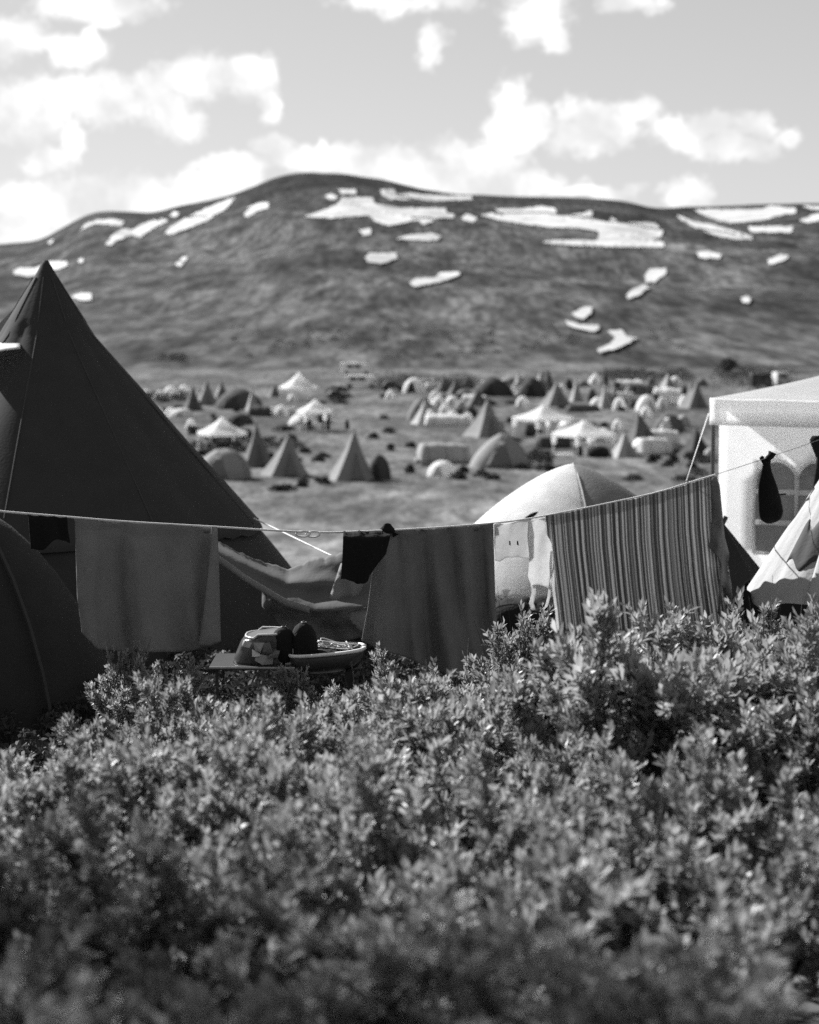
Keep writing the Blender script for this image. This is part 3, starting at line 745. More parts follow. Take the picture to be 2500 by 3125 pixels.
def tent_quad(name, pts, d, mat):
    vs = [P(x, y, d + dd) - inv for x, y, dd in pts]
    return mesh(name, vs, [tuple(range(len(vs)))], mat, tent, False, 0.006)
def vent(u, v):
    x = 62 - u * 150; y = 1038 + u * 45 - 10 * math.sin(u * 3) + v * (26 - 4 * u); return P(x, y, 16.22 - 0.30 * v - u * 0.05) - inv
fl = grid('vent_flap', vent, 10, 4, cloth(0.75, 0.45, 0.1), tent, 0.006)
for (xa, xb, w) in ((50, -4, 7), (34, -30, 19), (12, -60, 12)):
    tent_quad('vent_strip', [(xa, 1066 + (50 - xa) * .3, .08), (xa - w, 1068 + (50 - xa) * .3, .08), (xb - w * 2, 1260, -.28), (xb - w, 1260, -.28)], 16.06, cloth(0.85, 0.6, 0.1))
tent_quad('painted_sun_panel', [(40, 945, .25), (0, 985, .25), (-90, 1100, .25), (-90, 1180, .25), (0, 1022, .25)], 16.55, cloth(0.30, 0.3, 0.1))  # paler cloth colour stands in for sun on the tent's other side

# dark dome tent in front of it at the left edge
dd_root = dome_tent('black dome tent in the lower left corner behind the willows', -640, 402, 1500, 2300, 0.03, rot=0.0, asp=0.95, expo=1.6, d=12.95, group=None, trans=0.02)

# tarp awning hanging off the tent
aw = thing('tarp_awning', (P(900, 1900, 13.9).x, 13.9, 0.0), 'crumpled grey tarp awning slung between big tent and laundry', 'tarp')
a0 = Vector(aw.location)
TOPE = [(560,1600),(660,1650),(760,1700),(880,1738),(960,1705),(1045,1688),(1150,1700)]
BOTE = [(560,1640),(660,1700),(760,1772),(870,1838),(960,1866),(1050,1864),(1150,1845)]
def awf(u, v):
    q = u * 6; i = min(5, int(q)); f = q - i
    a = [TOPE[i][k] + (TOPE[i+1][k] - TOPE[i][k]) * f for k in (0, 1)]; b = [BOTE[i][k] + (BOTE[i+1][k] - BOTE[i][k]) * f for k in (0, 1)]
    x = a[0] + (b[0] - a[0]) * v; y = a[1] + (b[1] - a[1]) * v
    d = 14.25 - 0.30 * v - 0.25 * u + 0.035 * math.sin(v * 8 + u * 3.2) * (1 - .5 * u) + 0.02 * math.sin(v * 15 - u * 5 + 1) * u + 0.03 * noise.noise(Vector((x * .008, y * .008, 3))) + 0.012 * noise.noise(Vector((x * .02 + y * .03, y * .012, 9)))
    if v < 0.12: y += 10 * noise.noise(Vector((x * .06, 7, 1)))
    return P(x, y, d) - a0
grid('upper_sheet', awf, 60, 22, cloth(0.12, 0.12, 0.12), aw, 0.004)
def hemf(u, v):
    b = Vector(awf(0.02 + u * 0.62, 1.0)); return b + Vector((0, -0.02, 0.004 + (v - 0.5) * 0.05))
grid('hem_band', hemf, 30, 2, cloth(0.22, 0.1, 0.2), aw, 0.004)
def lowf(u, v):
    x = 800 + u * 350; yt = interp(x, BOTE) - 4; yb2 = interp(x, [(800, 1850), (880, 1935), (960, 1968), (1080, 1950), (1150, 1935)])
    y = yt + (yb2 - yt) * v
    return P(x, y, 14.15 + 0.12 * noise.noise(Vector((x * .015, y * .02, 8)))) - a0
grid('lower_sheet', lowf, 30, 10, cloth(0.15, 0.1, 0.12), aw, 0.004)
sheet('corner_flap', [(1060,1868),(1140,1850),(1135,1960),(1075,1900)], 13.75, cloth(0.22, .1), None, bulge=.03).parent = aw
for o in aw.children:
    if o.name.startswith('corner_flap'): o.location = -a0
sheet('side_flap', [(1040,1720),(1100,1690),(1120,1840),(1080,1858),(1000,1840)], 13.85, cloth(0.2, .1), None, bulge=.05, wr=.04).parent = aw
for o in aw.children:
    if o.name.startswith('side_flap'): o.location = -a0
def rope(name, pts, r, mat, label=None, cat=None, parent=None, n=6):
    o = MB().tube(pts, r, n).build(name, mat, parent, True)
    if label: tag(o, label, cat)
    return o
mat_rope = grey_mat('rope', 0.62, var=0.25, scale=200, rough=0.8, trans=0.0)
rope('guy_rope', catmull([P(775, 1582, 15.6), P(880, 1632, 15.0), P(1000, 1690, 14.2), P(1070, 1720, 14.0)], 8), 0.006, mat_rope, 'pale guy rope from big tent hem down to the tarp awning', 'rope')

# ------------------------------------------------------------------ white dome tent behind the laundry
WD = 18.5
wbase = P(1745, 1858, WD); wa = 480 * WD / F_PX; wH = 448 * WD / F_PX
wd = thing('dome_tent', wbase, 'white and grey dome tent standing behind the laundry line', 'tent')
def dome_pt(an, z, ex=1.38, k=1.0):
    r = (max(0, 1 - z ** ex)) ** (1 / ex); return Vector((wa * r * math.cos(an) * k, wa * 0.9 * r * math.sin(an) * k, wH * z * k))
def panel(name, a0_, a1_, z0, z1, mat, k=1.0):
    return grid(name, lambda u, v: dome_pt(a0_ + (a1_ - a0_) * u, z0 + (z1 - z0) * (1 - (1 - v) ** 1.6), k=k), 24, 16, mat, wd, 0.004)
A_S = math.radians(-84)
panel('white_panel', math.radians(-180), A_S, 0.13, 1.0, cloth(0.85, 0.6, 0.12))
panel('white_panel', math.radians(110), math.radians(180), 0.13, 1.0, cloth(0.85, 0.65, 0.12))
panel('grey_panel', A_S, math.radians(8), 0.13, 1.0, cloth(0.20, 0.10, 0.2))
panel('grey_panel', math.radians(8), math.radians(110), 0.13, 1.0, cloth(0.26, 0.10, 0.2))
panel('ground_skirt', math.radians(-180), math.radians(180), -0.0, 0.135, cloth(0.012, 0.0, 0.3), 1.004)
MB().tube([dome_pt(A_S, z / 12, k=1.004) for z in range(13)], 0.008, 5).build('seam', cloth(0.5, 0.2, 0.1), wd)
def ventf(u, v):
    p = P(1592 + 50 * u, 1588 - 26 * math.sin(u * 1.6) + v * (4 + 22 * math.sin(u * math.pi)) * (1 - .4 * u), 17.42 - .05 * math.sin(u * 3.14)); return p - Vector(wbase)
grid('vent_hood', ventf, 10, 4, cloth(0.03, 0, .2), wd, 0.006)
sheet('white_tab', [(1530,1798),(1558,1798),(1543,1826)], 17.36, cloth(0.6, 0.3), None, step=8, bulge=0).parent = wd
for o in wd.children:
    if o.name.startswith('white_tab'): o.location = -Vector(wbase)

# ------------------------------------------------------------------ white pavilion on the right
PD = 20.0
pc = P(2170, 1215, PD); PW = 3.2; ez = pc.z; pgz = ground_h(4.6, 21)
PR = math.radians(-21)
_pc = Vector((pc.x, pc.y, pgz)) + Matrix.Rotation(PR, 3, 'Z') @ Vector((PW / 2, PW / 2, 0))
pav = thing('party_pavilion', _pc, 'white party pavilion with arched windows at the right edge', 'pavilion', None, PR)
def wall_local(px, py):                          # where that line of sight meets the pavilion's front wall
    M = Matrix.Rotation(-PR, 3, 'Z'); o_ = M @ (EYE - _pc); d_ = M @ ray(px, py)
    return o_ + d_ * ((-PW / 2 + .06 - o_.y) / d_.y)
m_pav = cloth(0.94, 0.64, 0.08, 0.03)
hs = PW / 2; mb = MB(); n = 40; nr = 10
for j in range(nr + 1):
    t = j / nr
    for k in range(n):
        q = k / n * 4; sd = int(q); f = q - sd; c = [(-1, -1), (1, -1), (1, 1), (-1, 1)]
        x = c[sd][0] + (c[(sd+1) % 4][0] - c[sd][0]) * f; y = c[sd][1] + (c[(sd+1) % 4][1] - c[sd][1]) * f
        wv = 0.014 * math.sin(f * 40 + t * 7 + sd) * (1 - t)
        z = ez - pgz + 0.42 * (0.6 * t + 0.4 * t ** 1.8) - 0.012 * math.sin(math.pi * f) * (1 - t) + wv * .3
        mb.v.append((x * hs * (1 - t * .99), y * hs * (1 - t * .99), z))
for j in range(nr):
    for k in range(n): mb.f.append((j*n+k, j*n+(k+1) % n, (j+1)*n+(k+1) % n, (j+1)*n+k))
mb.f.append(tuple(nr*n+k for k in range(n)))
mb.build('roof', cloth(0.93, 0.78, 0.08, 0.03), pav, True)
def valf(side):
    def f(u, v):
        c = [(-1, -1), (1, -1), (1, 1), (-1, 1)]; a, b = c[side], c[(side+1) % 4]
        x = (a[0] + (b[0]-a[0]) * u) * hs * 1.006; y = (a[1] + (b[1]-a[1]) * u) * hs * 1.006
        off = 0.004 * math.sin(u * 30 + v * 3) * v
        return (x + (off if a[0] == b[0] else 0), y + (off if a[1] == b[1] else 0), ez - pgz - 0.012 * math.sin(math.pi * u) - 0.27 * v + 0.002)
    return f
for s in (0,): grid('valance', valf(s), 60, 4, m_pav, pav, 0.004)
for sx in (-1, 1):
    for sy in (-1, 1): MB().tube([(sx * hs * .985, sy * hs * .985, -.05), (sx * hs * .985, sy * hs * .985, ez - pgz - .02)], 0.022, 8).build('corner_pole', plain(0.10, 0.4), pav)
wy = -hs + 0.06
def wallf(u, v):
    x = -hs * .955 + u * PW * .96; z = (ez - pgz - 0.12) * (1 - v) + 0.02
    return (x + 0.05 * v * (1 - u), wy + 0.025 * noise.noise(Vector((x * 1.3 + z, z * 1.1, 2))) - 0.03 * v * math.sin(u * 9), z)
# front wall with three window openings left free
wins = []
for i in range(3): wins.append((2300 + i * 126, 2434 + i * 126))
def wall_with_openings():
    xs0 = wall_local(2194, 1400).x; xs1 = hs * .97; zt = ez - pgz - 0.12
    zA, zB = wall_local(2400, 1690).z, wall_local(2400, 1405).z
    holes = [(wall_local(a + 4, 1500).x, wall_local(b, 1500).x) for a, b in wins]
    outer = [(xs0, 0.0), (xs1, 0.0), (xs1, zt), (xs0, zt)]
    loops = []
    for (a, b) in holes:
        w = b - a; lp = [(a, zA), (b, zA), (b, zB - w * .5)]
        for k in range(1, 8): t = math.pi * k / 8; lp.append(((a + b) / 2 + w / 2 * math.cos(t), zB - w * .5 + w * .5 * math.sin(t)))
        lp.append((a, zB - w * .5)); loops.append(lp)
    pts = []; edges = []
    def add(lp):
        b = len(pts); pts.extend(lp); edges.extend([(b + i, b + (i + 1) % len(lp)) for i in range(len(lp))])
    def dens(lp, st):
        o = []
        for i in range(len(lp)):
            a, b = lp[i], lp[(i+1) % len(lp)]; n = max(1, int(math.hypot(b[0]-a[0], b[1]-a[1]) / st))
            o += [(a[0] + (b[0]-a[0]) * k / n, a[1] + (b[1]-a[1]) * k / n) for k in range(n)]
        return o
    add(dens(outer, .12))
    for lp in loops: add(dens(lp, .08))
    x = xs0 + .1
    while x < xs1 - .05:
        z = .1
        while z < zt - .05:
            if all(not in_poly(x, z, lp) and edge_dist(x, z, lp) > .04 for lp in loops): pts.append((x, z))
            z += .12
        x += .12
    vs, es, fs, *_ = delaunay_2d_cdt([Vector(p) for p in pts], edges, [], 0, 1e-6)
    keep = []
    for f in fs:
        cx_, cz_ = sum(vs[i].x for i in f) / len(f), sum(vs[i].y for i in f) / len(f)
        if not any(in_poly(cx_, cz_, lp) for lp in loops): keep.append(tuple(f))
    out = [(v.x, wy + 0.02 * noise.noise(Vector((v.x * 2.3 + v.y, v.y * 1.6, 2))) , v.y) for v in vs]
    mesh('front_wall', out, keep, m_pav, pav, True, 0.003)
    for (a, b), lp in zip(holes, loops):
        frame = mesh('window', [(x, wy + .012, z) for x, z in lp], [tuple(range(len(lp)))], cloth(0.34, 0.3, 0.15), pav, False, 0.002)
        cxm = (a + b) / 2
        for zz in (zA + (zB - zA) * .33, zA + (zB - zA) * .66): MB().box((cxm, wy - .012, zz), (b - a + .02, .012, .05)).build('mullion', cloth(0.9, 0.5, 0.05), frame)
        MB().tube([(x, wy - .015, z) for x, z in lp] + [(lp[0][0], wy - .015, lp[0][1])], 0.02, 5).build('window_rim', cloth(0.9, 0.5, 0.05), frame)
wall_with_openings()

# small pale bell tent, bottom right
BD = 14.2
bt_apex = P(2620, 1300, BD); bt = thing('bell_tent', (bt_apex.x, BD, ground_h(bt_apex.x, BD)), 'pale canvas bell tent cut by the right edge with painted shade on its lower side', 'tent')
bH = bt_apex.z - bt.location.z; bR = 515 * BD / F_PX
def bell(az_, t, k=1.0):
    sag = 1 - 0.04 * (1 - abs(math.cos(4 * az_)))
    r = bR * (1 - t) * sag * k + 0.02 + 0.012 * math.sin(az_ * 26) * (1 - t); return (r * math.cos(az_), r * math.sin(az_), bH * t)
m_can = cloth(0.5, 0.35, 0.2)
grid('canvas', lambda u, v: bell(u * 2 * math.pi, v * .99), 90, 14, m_can, bt, 0.003)
def shade_bandf(u, v):
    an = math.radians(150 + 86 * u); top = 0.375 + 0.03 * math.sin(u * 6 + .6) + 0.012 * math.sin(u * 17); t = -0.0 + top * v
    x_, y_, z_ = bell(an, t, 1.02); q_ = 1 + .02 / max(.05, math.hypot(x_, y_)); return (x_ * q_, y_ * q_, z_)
grid('painted_shade_band', shade_bandf, 44, 6, grey_mat('painted_shade_black', 0.02, rough=1.0, spec=0.0), bt, 0.003)  # dark band painted in place of a scalloped shadow cast on the canvas
grid('painted_shade_patch', lambda u, v: bell(math.radians(205 + 30 * u * (1 - .3 * v)), 0.50 + 0.02 * math.sin(u * 9) + v * 0.14, 1.012), 14, 6, cloth(0.06, 0.05, 0.2), bt, 0.003)  # dark colour standing in for a small cast shadow on the canvas
grid('door_seam', lambda u, v: bell(math.radians(242 + 5 * u), v * .9, 1.014), 3, 12, cloth(0.10, 0.05, 0.2), bt, 0.003)
grid('door_fold', lambda u, v: bell(math.radians(232 + 7 * u), v * .9, 1.03 + .02 * math.sin(u * 3.1)), 5, 12, m_can, bt, 0.003)
grid('door_fold', lambda u, v: bell(math.radians(250 + 6 * u), v * .9, 1.03 + .02 * math.sin(u * 3.1)), 5, 12, m_can, bt, 0.003)
MB().tube([(0, 0, bH * .9), (0, 0, bH + .08)], 0.02, 6).build('centre_pole', mat_pole, bt)
cone_tent('low black tent peeking between striped cloth and bell tent', (2195, 1596), 1800, 2585, 1975, 0.022, sides=4, rot=0.3, door=False, d=15.9, name='low_tent', group=None, trans=0.02, flare=0.0)

# ------------------------------------------------------------------ the clothesline and what hangs on it
LINE = [(-420,1500),(-150,1541),(0,1560),(200,1577),(400,1593),(660,1608),(940,1624),(1100,1622),(1300,1612),(1500,1597),(1600,1585),(1700,1567),(1850,1537),(2000,1504),(2100,1474),(2184,1448)]
LX = [p[0] for p in LINE]
lpts = catmull([(p[0], p[1], 0) for p in LINE], 8)
_lx = [p.x for p in lpts]; _ly = [p.y for p in lpts]
def line_y(px): return float(np.interp(px, _lx, _ly))
def line_d(px): return 11.2 + px * 0.00138
cl = thing('clothesline', P(-420, 1500, line_d(-420)), 'pale rope clothesline sagging across the whole picture', 'clothesline')
co_ = Vector(cl.location)
MB().tube([P(p.x, p.y, line_d(p.x)) - co_ for p in lpts], 0.0062, 7).build('rope', mat_rope, cl, True)
THIN = [(2184,1448),(2260,1424),(2350,1394),(2440,1364),(2500,1342),(2800,1225)]
MB().tube([P(x, y, line_d(x)) - co_ for x, y in THIN], 0.0022, 5).build('thin_cord', plain(0.18, .6), cl, True)
# knots and buckle
for i, (x, dx, dy) in enumerate(((925, 14, 12), (955, 18, -4))):
    c = P(x, line_y(x) + 6, line_d(x)) - co_
    MB().tube([c + Vector((math.cos(t) * .045, 0.006 * math.sin(t * 2), math.sin(t) * .018)) for t in [k * math.pi / 8 for k in range(17)]], 0.006, 6).build('rope_knot', mat_rope, cl, True)
for x in (-420, 2800):
    y = 1500 if x < 0 else 1225
    p = P(x, y, line_d(x)); g = ground_h(p.x, p.y)
    po_ = thing('line_post', (p.x, p.y, g), 'wooden post holding the left end of the clothesline' if x < 0 else 'wooden post holding the right end of the clothesline', 'post')
    MB().tube([(0, 0, -.3), (.01, 0, (p.z - g) * .5), (0, 0, p.z - g + .08)], 0.03, 8, 0.024).build('pole', plain(0.2, .8), po_, True)
    MB().tube([(.028 * math.cos(t), .028 * math.sin(t), p.z - g) for t in [k * math.pi / 5 for k in range(11)]], 0.008, 5).build('rope_wrap', mat_rope, po_)

def line_cloth(name, label, cat, x0, x1, left, right, bottom, mat, nfold=6, amp=0.02, back=0.06, nu=70, nv=44, seed=0, off=0.0, thick=0.004):
    """cloth folded over the rope: left / right / bottom are outlines in the photograph, depth follows the rope"""
    def lerp(pts, t, k): return float(np.interp(t, np.linspace(0, 1, len(pts)), [p[k] for p in pts]))
    def fn(u, v):
        if v < back:                                          # the part behind the rope
            q = 1 - v / back; x = x0 + (x1 - x0) * u; y = line_y(x)
            p = P(x, y, line_d(x)); return p + Vector((0, 0.008 + 0.02 * q, 0.008 * (1 - q) - 0.045 * q))
        w = (v - back) / (1 - back)
        tx_ = x0 + (x1 - x0) * u; ty = line_y(tx_)
        bx, by = lerp(bottom, u, 0), lerp(bottom, u, 1)
        lx, ly = lerp(left, w, 0), lerp(left, w, 1); rx, ry = lerp(right, w, 0), lerp(right, w, 1)
        X = (1 - w) * tx_ + w * bx + (1 - u) * lx + u * rx - ((1-u)*(1-w)*x0 + u*(1-w)*x1 + (1-u)*w*bottom[0][0] + u*w*bottom[-1][0])
        Y = (1 - w) * ty + w * by + (1 - u) * ly + u * ry - ((1-u)*(1-w)*line_y(x0) + u*(1-w)*line_y(x1) + (1-u)*w*bottom[0][1] + u*w*bottom[-1][1])
        if v <= back + 1e-6: Y = ty
        Y += (5 * math.sin(u * 9 + seed) + 7 * noise.noise(Vector((u * 6, seed, 3)))) * w ** 3
        Y += 5 * abs(math.sin(u * math.pi * 3)) * (1 - w) ** 6 * (1 if v > back else 0)
        g = amp * (0.22 + w) ** 0.7
        sw = math.sin(u * nfold * 2 * math.pi + seed + 1.2 * math.sin(w * 2 + seed) + 2 * noise.noise(Vector((u * 2, w * .6, seed)))); dd = g * (math.copysign(abs(sw) ** 1.6, sw) * .35 + 0.4 * math.sin(u * nfold * 2 * math.pi + seed + 1.2 * math.sin(w * 2 + seed)) * 0.6 + 1.4 * noise.noise(Vector((u * nfold * 1.3, w * 0.9, seed + .5))))
        dd += 0.006 * noise.noise(Vector((u * 25, w * 9, seed)))
        p = P(X, Y, line_d(X) - 0.010 - off * min(1, w * 8) + dd)
        if w < 0.02: p.z += 0.008 * (1 - w / 0.02)
        return p
    o = grid(name, fn, nu, nv, mat, None, thick)
    return tag(o, label, cat, 'laundry on the clothesline')

def striped_mat():
    m = grey_mat('striped_cloth', 0.14, var=0.1, scale=4, rough=0.9, trans=0.3, bump=0.3, bscale=60, spec=.1)
    nt = m.node_tree; N = nt.nodes; L = nt.links
    uv = N.new('ShaderNodeTexCoord'); sp = N.new('ShaderNodeSeparateXYZ'); L.new(uv.outputs['UV'], sp.inputs[0])
    def col(sc, off):
        mu = N.new('ShaderNodeMath'); mu.operation = 'MULTIPLY_ADD'; mu.inputs[1].default_value = sc; mu.inputs[2].default_value = off; L.new(sp.outputs[0], mu.inputs[0])
        w = N.new('ShaderNodeTexNoise'); w.noise_dimensions = '1D'; w.inputs['Scale'].default_value = 1; w.inputs['Detail'].default_value = 0; L.new(mu.outputs[0], w.inputs['W']); return w.outputs[0]
    a, b = col(58, 3.3), col(190, 9.1)
    ad = N.new('ShaderNodeMath'); ad.operation = 'MULTIPLY_ADD'; ad.inputs[1].default_value = 0.45; L.new(b, ad.inputs[0]); L.new(a, ad.inputs[2])
    rp = N.new('ShaderNodeValToRGB'); L.new(ad.outputs[0], rp.inputs[0]); cr = rp.color_ramp
    cr.elements[0].position = .56; cr.elements[0].color = (.11, .11, .11, 1); cr.elements[1].position = .88; cr.elements[1].color = (.62, .62, .62, 1)
    e = cr.elements.new(.70); e.color = (.24, .24, .24, 1); e = cr.elements.new(.80); e.color = (.40, .40, .40, 1)
    b_ = N['Principled BSDF']
    L.new(rp.outputs[0], b_.inputs['Base Color'])
    for n_ in N:
        if n_.type == 'BSDF_TRANSLUCENT': L.new(rp.outputs[0], n_.inputs[0])
    return m
line_cloth('grey_towel', 'large plain grey towel hanging in front of the big tent', 'towel', 228, 664, [(228,1580),(232,1700),(236,1820),(250,1925)], [(664,1608),(664,1700),(668,1850),(670,1958)],
           [(250,1925),(300,1978),(400,1996),(520,1992),(610,1972),(670,1958)], cloth(0.20, 0.20, 0.12), nfold=3.2, amp=0.075, seed=1)
line_cloth('dark_blanket', 'wide dark blanket with slanting lower edge on the line', 'blanket', 1112, 1506, [(1150,1622),(1140,1720),(1122,1860),(1104,1950)], [(1506,1596),(1508,1700),(1512,1850),(1522,1990)],
           [(1104,1950),(1200,2000),(1300,2035),(1400,2062),(1470,2030),(1522,1990)], cloth(0.18, 0.18, 0.12), nfold=4.5, amp=0.09, seed=2)
line_cloth('striped_cloth', 'big striped cloth sheet hanging at the right of the line', 'sheet', 1666, 2178, [(1666,1574),(1676,1690),(1690,1800),(1704,1925)], [(2178,1450),(2184,1600),(2198,1750),(2222,1915)],
           [(1704,1925),(1870,1925),(2040,1922),(2222,1915)], striped_mat(), nfold=5, amp=0.03, nu=110, seed=3)
line_cloth('black_shirt', 'black folded shirt hung at the left of the dark blanket', 'shirt', 1048, 1196, [(1048,1622),(1046,1690),(1040,1772)], [(1196,1618),(1178,1690),(1135,1740)],
           [(1040,1772),(1085,1776),(1122,1778),(1135,1740)], cloth(0.010, 0.0, 0.3), nfold=2, amp=0.012, off=0.09, seed=4, nu=40, nv=30)
line_cloth('black_shorts', 'small black shorts at the far left of the line', 'shorts', 86, 204, [(86,1568),(90,1620),(95,1680)], [(204,1576),(208,1620),(214,1652)],
           [(95,1680),(130,1676),(160,1652),(190,1650),(214,1652)], cloth(0.010, 0.0, 0.3), nfold=2, amp=0.012, seed=5, nu=30, nv=24)
tw_ = bpy.data.objects['grey_towel']
sheet('folded_edge', [(646,1607),(662,1608),(668,1700),(674,1958),(640,1972),(606,1968),(624,1850),(638,1720)], lambda x, y: line_d(x) - .07 - .02 * math.sin((x - 600) * .06), cloth(0.23, 0.2, 0.12), tw_, step=9, bulge=.03, wr=.02)
# dark knotted rag on the rope
kn = thing('knotted_rag', P(1182, line_y(1182), line_d(1182)), 'small dark rag knotted on the rope above the black shirt', 'rag', 'laundry on the clothesline')
mbk = MB()
for (r, z) in [(0.02, -.035), (.05, -.02), (.042, .0), (.025, .018), (.02, .03), (.006, .036)]:
    for k in range(12):
        an = 2 * math.pi * k / 12; q = r * (1 + .25 * noise.noise(Vector((math.cos(an) * 2, math.sin(an) * 2, z * 30)))); mbk.v.append((q * math.cos(an) * 1.1, q * math.sin(an) * .7, z + .012))
for i in range(5):
    for k in range(12): mbk.f.append((i*12+k, i*12+(k+1) % 12, (i+1)*12+(k+1) % 12, (i+1)*12+k))
mbk.f.append(tuple(60 + k for k in range(12))); mbk.f.append(tuple(range(12))[::-1])
mbk.build('knot', cloth(0.012, 0, .4), kn, True)
mesh('rag_tail', [P(1195, 1622, line_d(1195) - .01) - Vector(kn.location), P(1218, 1630, line_d(1200) - .01) - Vector(kn.location), P(1200, 1640, line_d(1200) - .01) - Vector(kn.location)], [(0, 1, 2)], cloth(0.012, 0, .4), kn, False, .006)

m_sheer = cloth(0.80, 0.5, 0.2); m_sheer2 = cloth(0.66, 0.5, 0.2)
ld = lambda x, y: line_d(x) - 0.012
t1 = sheet('white_vest', [(1508,1597),(1522,1597),(1545,1600),(1570,1594),(1600,1586),(1616,1584),(1622,1625),(1618,1690),(1608,1706),(1580,1700),(1545,1702),(1525,1714),(1512,1712),(1509,1660)], ld, m_sheer2, None, step=7, bulge=.02, wr=.03, seed=1)
tag(t1, 'sheer white child vest on the line beside the dark blanket', 'vest', 'laundry on the clothesline')
for x in (1556, 1580): sheet('button', [(x-2,1650),(x+2,1652),(x+3,1665),(x-2,1662)], lambda x, y: line_d(x) - .05, mat_dark, t1, step=6, bulge=0)
t2 = sheet('white_apron', [(1612,1590),(1636,1588),(1664,1580),(1668,1630),(1684,1660),(1690,1700),(1686,1740),(1676,1770),(1680,1800),(1664,1790),(1640,1784),(1622,1790),(1612,1760),(1616,1700),(1610,1640)], lambda x, y: line_d(x) - .03, m_sheer, None, step=7, bulge=.02, wr=.03, seed=2)
tag(t2, 'white sheer apron with long dangling ties on the line', 'apron', 'laundry on the clothesline')
def tie(pts, w):
    pl = [(x - w, y) for x, y in pts] + [(x + w, y) for x, y in reversed(pts)]
    sheet('tie', pl, lambda x, y: line_d(x) - .035, m_sheer, t2, step=8, bulge=.004, wr=.02, seed=5)
tie([(1628,1785),(1630,1810),(1622,1840),(1628,1862)], 7); tie([(1680,1680),(1682,1760),(1676,1820),(1668,1850),(1650,1866)], 4)
tie([(1688,1740),(1690,1800),(1698,1860),(1704,1925)], 4)
sc = sheet('grey_scarf', [(2172,1460),(2186,1452),(2196,1480),(2204,1560),(2212,1640),(2226,1690),(2222,1720),(2232,1780),(2240,1880),(2228,1880),(2214,1800),(2204,1790),(2196,1880),(2190,1870),(2196,1790),(2200,1720),(2190,1700),(2162,1668),(2170,1640),(2172,1560)], lambda x, y: line_d(x) - .05, cloth(0.20, 0.3, 0.3), None, step=8, bulge=.03, wr=.06, freq=.05, seed=6)
tag(sc, 'grey sheer scarf hanging at the right end of the striped cloth', 'scarf', 'laundry on the clothesline')

def body_cloth(name, label, cat, rows, d, mat, depth=0.35):
    root = thing(name, P((rows[0][1] + rows[0][2]) / 2, rows[0][0], d), label, cat, 'laundry on the clothesline')
    o = Vector(root.location); mb = MB(); n = 18
    ys = [r[0] for r in rows]; m = 30
    for i in range(m + 1):
        y = ys[0] + (ys[-1] - ys[0]) * i / m; a = float(np.interp(y, ys, [r[1] for r in rows])); b = float(np.interp(y, ys, [r[2] for r in rows]))
        c = P((a + b) / 2, y, d); hw = (b - a) / 2 * d / F_PX
        for k in range(n):
            an = 2 * math.pi * k / n
            q = 1 + 0.06 * math.sin(an * 5 + i * .2)
            mb.v.append((c.x - o.x + hw * math.cos(an), c.y - o.y + hw * depth * math.sin(an) * q, c.z - o.z))
    for i in range(m):
        for k in range(n): mb.f.append((i*n+k, i*n+(k+1) % n, (i+1)*n+(k+1) % n, (i+1)*n+k))
    mb.f.append(tuple(m*n+k for k in range(n))); mb.f.append(tuple(range(n))[::-1])
    mb.build('fabric', mat, root, True); return root
bc = body_cloth('black_dress', 'black garment hung like a sack before the pavilion window', 'garment',
   [(1398,2319,2352),(1408,2323,2353),(1418,2328,2351),(1440,2323,2356),(1478,2314,2370),(1516,2313,2382),(1540,2314,2387),(1560,2315,2391),(1575,2317,2388),(1587,2322,2382),(1594,2332,2368),(1598,2342,2354)], line_d(2350), cloth(0.006, 0, .3))
bo = Vector(bc.location)
MB().tube([P(2340, 1402, line_d(2350)) - bo, P(2352, 1393, line_d(2350)) - bo, P(2358, 1380, line_d(2350)) - bo], 0.02, 8, 0.03).build('shoulder_knot', cloth(0.006, 0, .3), bc, True)
MB().tube([P(2327, 1400, line_d(2350)) - bo, P(2322, 1394, line_d(2350)) - bo], 0.02, 8, 0.014).build('shoulder_knot', cloth(0.006, 0, .3), bc, True)
MB().tube([P(2378, 1510, line_d(2350)) - bo, P(2390, 1508, line_d(2350)) - bo, P(2399, 1508, line_d(2350)) - bo], 0.006, 6).build('drawcord', cloth(0.006, 0, .3), bc)
body_cloth('black_sleeve', 'black garment hanging at the very right edge of the picture', 'garment', [(1330,2478,2560),(1345,2470,2580),(1400,2492,2590),(1450,2484,2590),(1500,2478,2570),(1520,2476,2500)], 14.75, cloth(0.008, 0, .3))
rope('guy_rope', [P(2163, 1262, PD - .02), P(2095, 1468, line_d(2095))], 0.0045, mat_rope, 'taut pale guy rope from the pavilion corner to the line', 'rope')

# ------------------------------------------------------------------ camp gear below the laundry
KD = 12.45
def kb(px, py, d=KD): return P(px, py, d)
zt = P(760, 2034, KD).z; gk = ground_h(kb(760, 2034).x, KD)
tb = thing('folding_table', (kb(770, 2034).x, KD + .25, gk), 'low folding camp table with shiny edge below the laundry', 'table')
Wt = 265 * KD / F_PX
MB().box((0, 0, zt - gk - .012), (Wt, .5, .024)).build('table_top', plain(0.04, .4), tb)
MB().tube([(-Wt/2, -.258, zt - gk - .006), (Wt/2, -.258, zt - gk - .010)], .008, 6).build('edge_trim', plain(0.3, .2), tb)
for sx in (-1, 1):
    for sy in (-1, 1): MB().tube([(sx * Wt * .42, sy * .2, -.05), (sx * Wt * .42, sy * .2, zt - gk - .02)], .012, 6).build('leg', plain(.04, .5), tb)
bx0 = thing('storage_box', (kb(790, 2030).x, KD + .22, zt), 'translucent plastic storage box with bright rim on the table', 'box')
m_plast = grey_mat('cloudy_plastic', 0.14, var=.3, scale=9, rough=.25, trans=.5, spec=.5)
lw = 85 * KD / F_PX; bh = 92 * KD / F_PX
